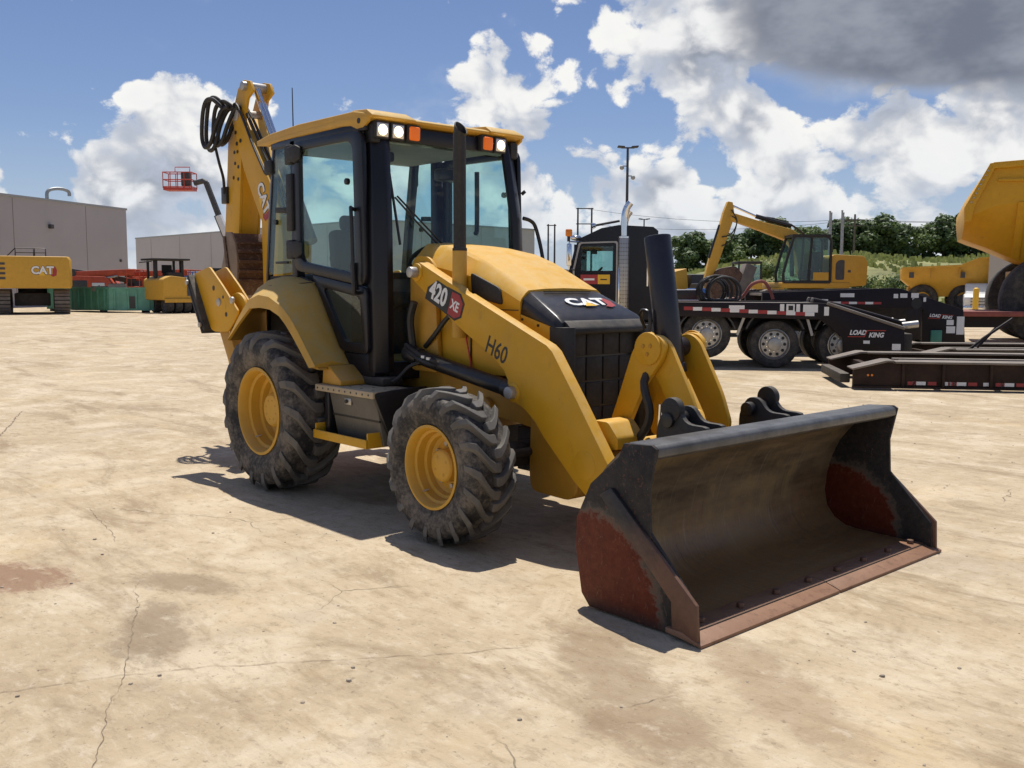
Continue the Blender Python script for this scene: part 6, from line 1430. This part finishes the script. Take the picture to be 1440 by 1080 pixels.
for k, (lat, dep, h) in enumerate(((19.7, 60, 6.25), (19.95, 60.5, 6.2), (20.45, 60, 6.3), (20.7, 60.5, 6.2))):
    o = put('steel_post', 'slender pale steel post in the row of four behind the excavator cab', 'post', lat, dep, group='slender steel posts behind the excavator')
    MB().cyl((0, 0, 0), (0, 0, h), .055, n=10).build('pipe', M['galvanised'], o); MB().box((0, 0, .02), (.3, .3, .04)).build('base_plate', M['galvanised'], o); MB().cyl((0, 0, h), (0, 0, h+.05), .065, n=10).build('cap', M['galvanised'], o)
# ---------------------------------------------------------------- grassy bank and trees
def hill_h(x, y):
    a = min(1, max(0, (y-72)/38)); a = a*a*(3-2*a)
    b = min(1, max(0, (x-4)/34)); b = b*b*(3-2*b)
    return (1.4 + 3.6*b)*a + .35*math.sin(x*.21+1)*a + .25*math.sin(y*.17+x*.09)*a - .05
def hill():
    nx, ny = 60, 30; vs = []; fs = []
    for j in range(ny+1):
        for i in range(nx+1):
            x = 6 + (130*i/nx); y = 71 + 160*(j/ny)**1.4
            p = yard(x, y, hill_h(x, y)*(1 if x > 6.1 else 0)); vs.append(tuple(p))
    for j in range(ny):
        for i in range(nx): q = j*(nx+1)+i; fs.append((q, q+1, q+nx+2, q+nx+1))
    o = MB()._faces(vs, fs).build('hill', M['hill_soil'], ang=80); tag(o, 'low grassy bank rising behind the yard', kind='structure')
    mb = MB(); R = random.Random(3)
    for _ in range(9000):
        x = R.uniform(8, 70); y = 73 + 60*R.random()**1.3; z = hill_h(x, y)
        if math.sin(x*.33+y*.21)+math.sin(x*.13-y*.4)+R.uniform(-1, 1) < -.3: continue
        p = yard(x, y, z); h = R.uniform(.2, .6); a = R.uniform(0, PI); w = R.uniform(.15, .4)
        dx, dy = math.cos(a)*w, math.sin(a)*w; lx, ly = R.uniform(-.15, .15), R.uniform(-.15, .15)
        mb._faces([(p.x-dx, p.y-dy, z-.05), (p.x+dx, p.y+dy, z-.05), (p.x+dx*.5+lx, p.y+dy*.5+ly, z+h), (p.x-dx*.5+lx, p.y-dy*.5+ly, z+h)], [(0, 1, 2, 3)])
    g_ = mb.build('grass', M['grass'], smooth=False); tag(g_, 'rough sunlit grass on the bank', 'grass', kind='stuff')
hill()
def crown_mesh(seed, w, h, n, leaf):
    R = random.Random(seed); mb = MB(); lobes = []
    for _ in range(15):
        a = R.uniform(0, 2*PI); r = R.random()**.6*w*.38; z = h*(.12+.70*R.random())
        lobes.append((r*math.cos(a), r*math.sin(a), z, w*R.uniform(.14, .27)))
    lobes.append((0, 0, h*.82, w*.24))
    for k in range(n):
        cx, cy, cz, cr = R.choice(lobes)
        while True:
            v = Vector((R.uniform(-1, 1), R.uniform(-1, 1), R.uniform(-1, 1)))
            if .25 < v.length < 1: break
        p = Vector((cx, cy, cz)) + Vector((v.x*cr, v.y*cr, v.z*cr*.8)) * (.75+.25*R.random())
        s = leaf*R.uniform(.5, 1.2); nrm = (v + Vector((R.uniform(-.8, .8), R.uniform(-.8, .8), R.uniform(-.3, .9)))).normalized()
        a = nrm.orthogonal().normalized(); a = Matrix.Rotation(R.uniform(0, 6.28), 3, nrm) @ a; b = nrm.cross(a)
        mb._faces([p-a*s-b*s*.6, p+a*s*.2-b*s, p+a*s+b*s*.5, p-a*s*.3+b*s], [(0, 1, 2, 3)])
    return mb
def make_tree(seed, h, w, matn, nm='tree'):
    rt = bpy.data.objects.new(nm, None); COL.objects.link(rt)
    crown_mesh(seed, w, h, 4200, .18*h/6).build('crown', M[matn], rt, smooth=False)
    R = random.Random(seed+50); t = MB(); t.cyl((0, 0, -1.2), (.1, .05, h*.55), .030*h, .015*h, n=8)
    for k in range(6):
        a = R.uniform(0, 2*PI); z = h*R.uniform(.18, .45); t.cyl((0.05, 0, z), (math.cos(a)*w*.3, math.sin(a)*w*.3, z+h*.28), .012*h, .004*h, n=6)
    t.build('trunk', M['bark'], rt); return rt
protos = [make_tree(1, 6.2, 5.2, 'leaf_dark'), make_tree(2, 6.8, 5.0, 'leaf_dark'), make_tree(3, 5.8, 5.8, 'leaf_mid'), make_tree(4, 6.6, 5.4, 'leaf_dark')]
TREES = [(23.2, 128, 1.02, 0), (25.4, 133, .95, 1), (27.8, 127, .9, 2), (30.2, 135, .82, 3), (32.2, 130, .95, 0), (34.0, 126, .98, 3), (36.2, 132, 1.02, 1), (38.2, 128, .9, 2), (40.6, 130, .95, 0), (42.6, 126, .98, 1), (44.4, 129, 1.05, 3), (46.6, 126, 1.03, 0), (48.8, 127, 1.08, 1), (50.6, 128, .95, 3),
         (54.6, 128, .92, 2), (56.4, 126, 1.0, 1), (58.2, 128, 1.08, 0), (60.2, 126, 1.1, 3), (62.2, 127, 1.1, 1), (64.2, 125, 1.12, 0), (66.4, 127, 1.08, 3), (68.8, 126, 1.1, 1)]
used = set()
NOTE = ['dark round-headed tree in the line along the bank', 'tall dark tree in the line along the bank', 'broad lighter green tree in the line along the bank', 'dense dark tree in the line along the bank']
for i, (x, y, sc, k) in enumerate(TREES):
    o = protos[k] if k not in used else copy_tree(protos[k]); used.add(k)
    o.location = yard(x, y, hill_h(x, y)-.7); o.rotation_euler = (0, 0, i*1.9); o.scale = (sc*1.22, sc*1.22, sc*random.uniform(.92, 1.05))
    tag(o, NOTE[k], 'tree', 'trees along the bank')
def make_bush(seed, x, y, w, h, matn, label, z=None):
    o = thing('bush', label, 'bush', yard(x, y, hill_h(x, y) if z is None else z), seed)
    crown_mesh(seed, w, h*1.15, 1500, .11).build('foliage', M[matn], o, smooth=False)
    t = MB()
    for k in range(5): t.cyl((0, 0, -.2), (math.cos(k*1.3)*w*.2, math.sin(k*1.3)*w*.2, h*.6), .05, .02, n=6)
    t.build('stem', M['bark'], o)
make_bush(21, 21.3, 80, 3.6, 3.0, 'leaf_pale', 'bright green bush on the bank beside the excavator cab')
make_bush(22, 29.6, 82, 2.6, 2.2, 'leaf_mid', 'mid green bush on the bank behind the excavator house')
make_bush(23, 17.8, 84, 2.8, 1.9, 'leaf_mid', 'low dark green bush on the bank behind the folded boom')
make_bush(24, 33.5, 84, 4.5, 1.2, 'leaf_pale', 'wide low pale bush on the bank above the dump truck body')
# ---------------------------------------------------------------- loose stones on the concrete
def pebbles():
    R = random.Random(11); mb = MB()
    for _ in range(900):
        x = R.uniform(-1, 9); y = R.uniform(-4.2, 9)
        if -1.4 < x < 4.5 and abs(y) < 1.3: continue
        r = .003 + .010*R.random()**3
        a0 = R.uniform(0, 6); k = [R.uniform(.7, 1.2) for _ in range(6)]; hh = r*R.uniform(.4, .8)
        p = [(x+r*k[i]*math.cos(a0+i*1.047), y+r*k[i]*math.sin(a0+i*1.047), 0) for i in range(6)] + [(x+r*k[i]*.72*math.cos(a0+i*1.047), y+r*k[i]*.72*math.sin(a0+i*1.047), hh*R.uniform(.7, 1.0)) for i in range(6)]
        mb._faces(p, [(i, (i+1) % 6, 6+(i+1) % 6, 6+i) for i in range(6)] + [tuple(range(6, 12))])
    o = mb.build('gravel', M['stone'], smooth=False); tag(o, 'scattered small stones and grit on the concrete', 'gravel', kind='stuff')
pebbles()
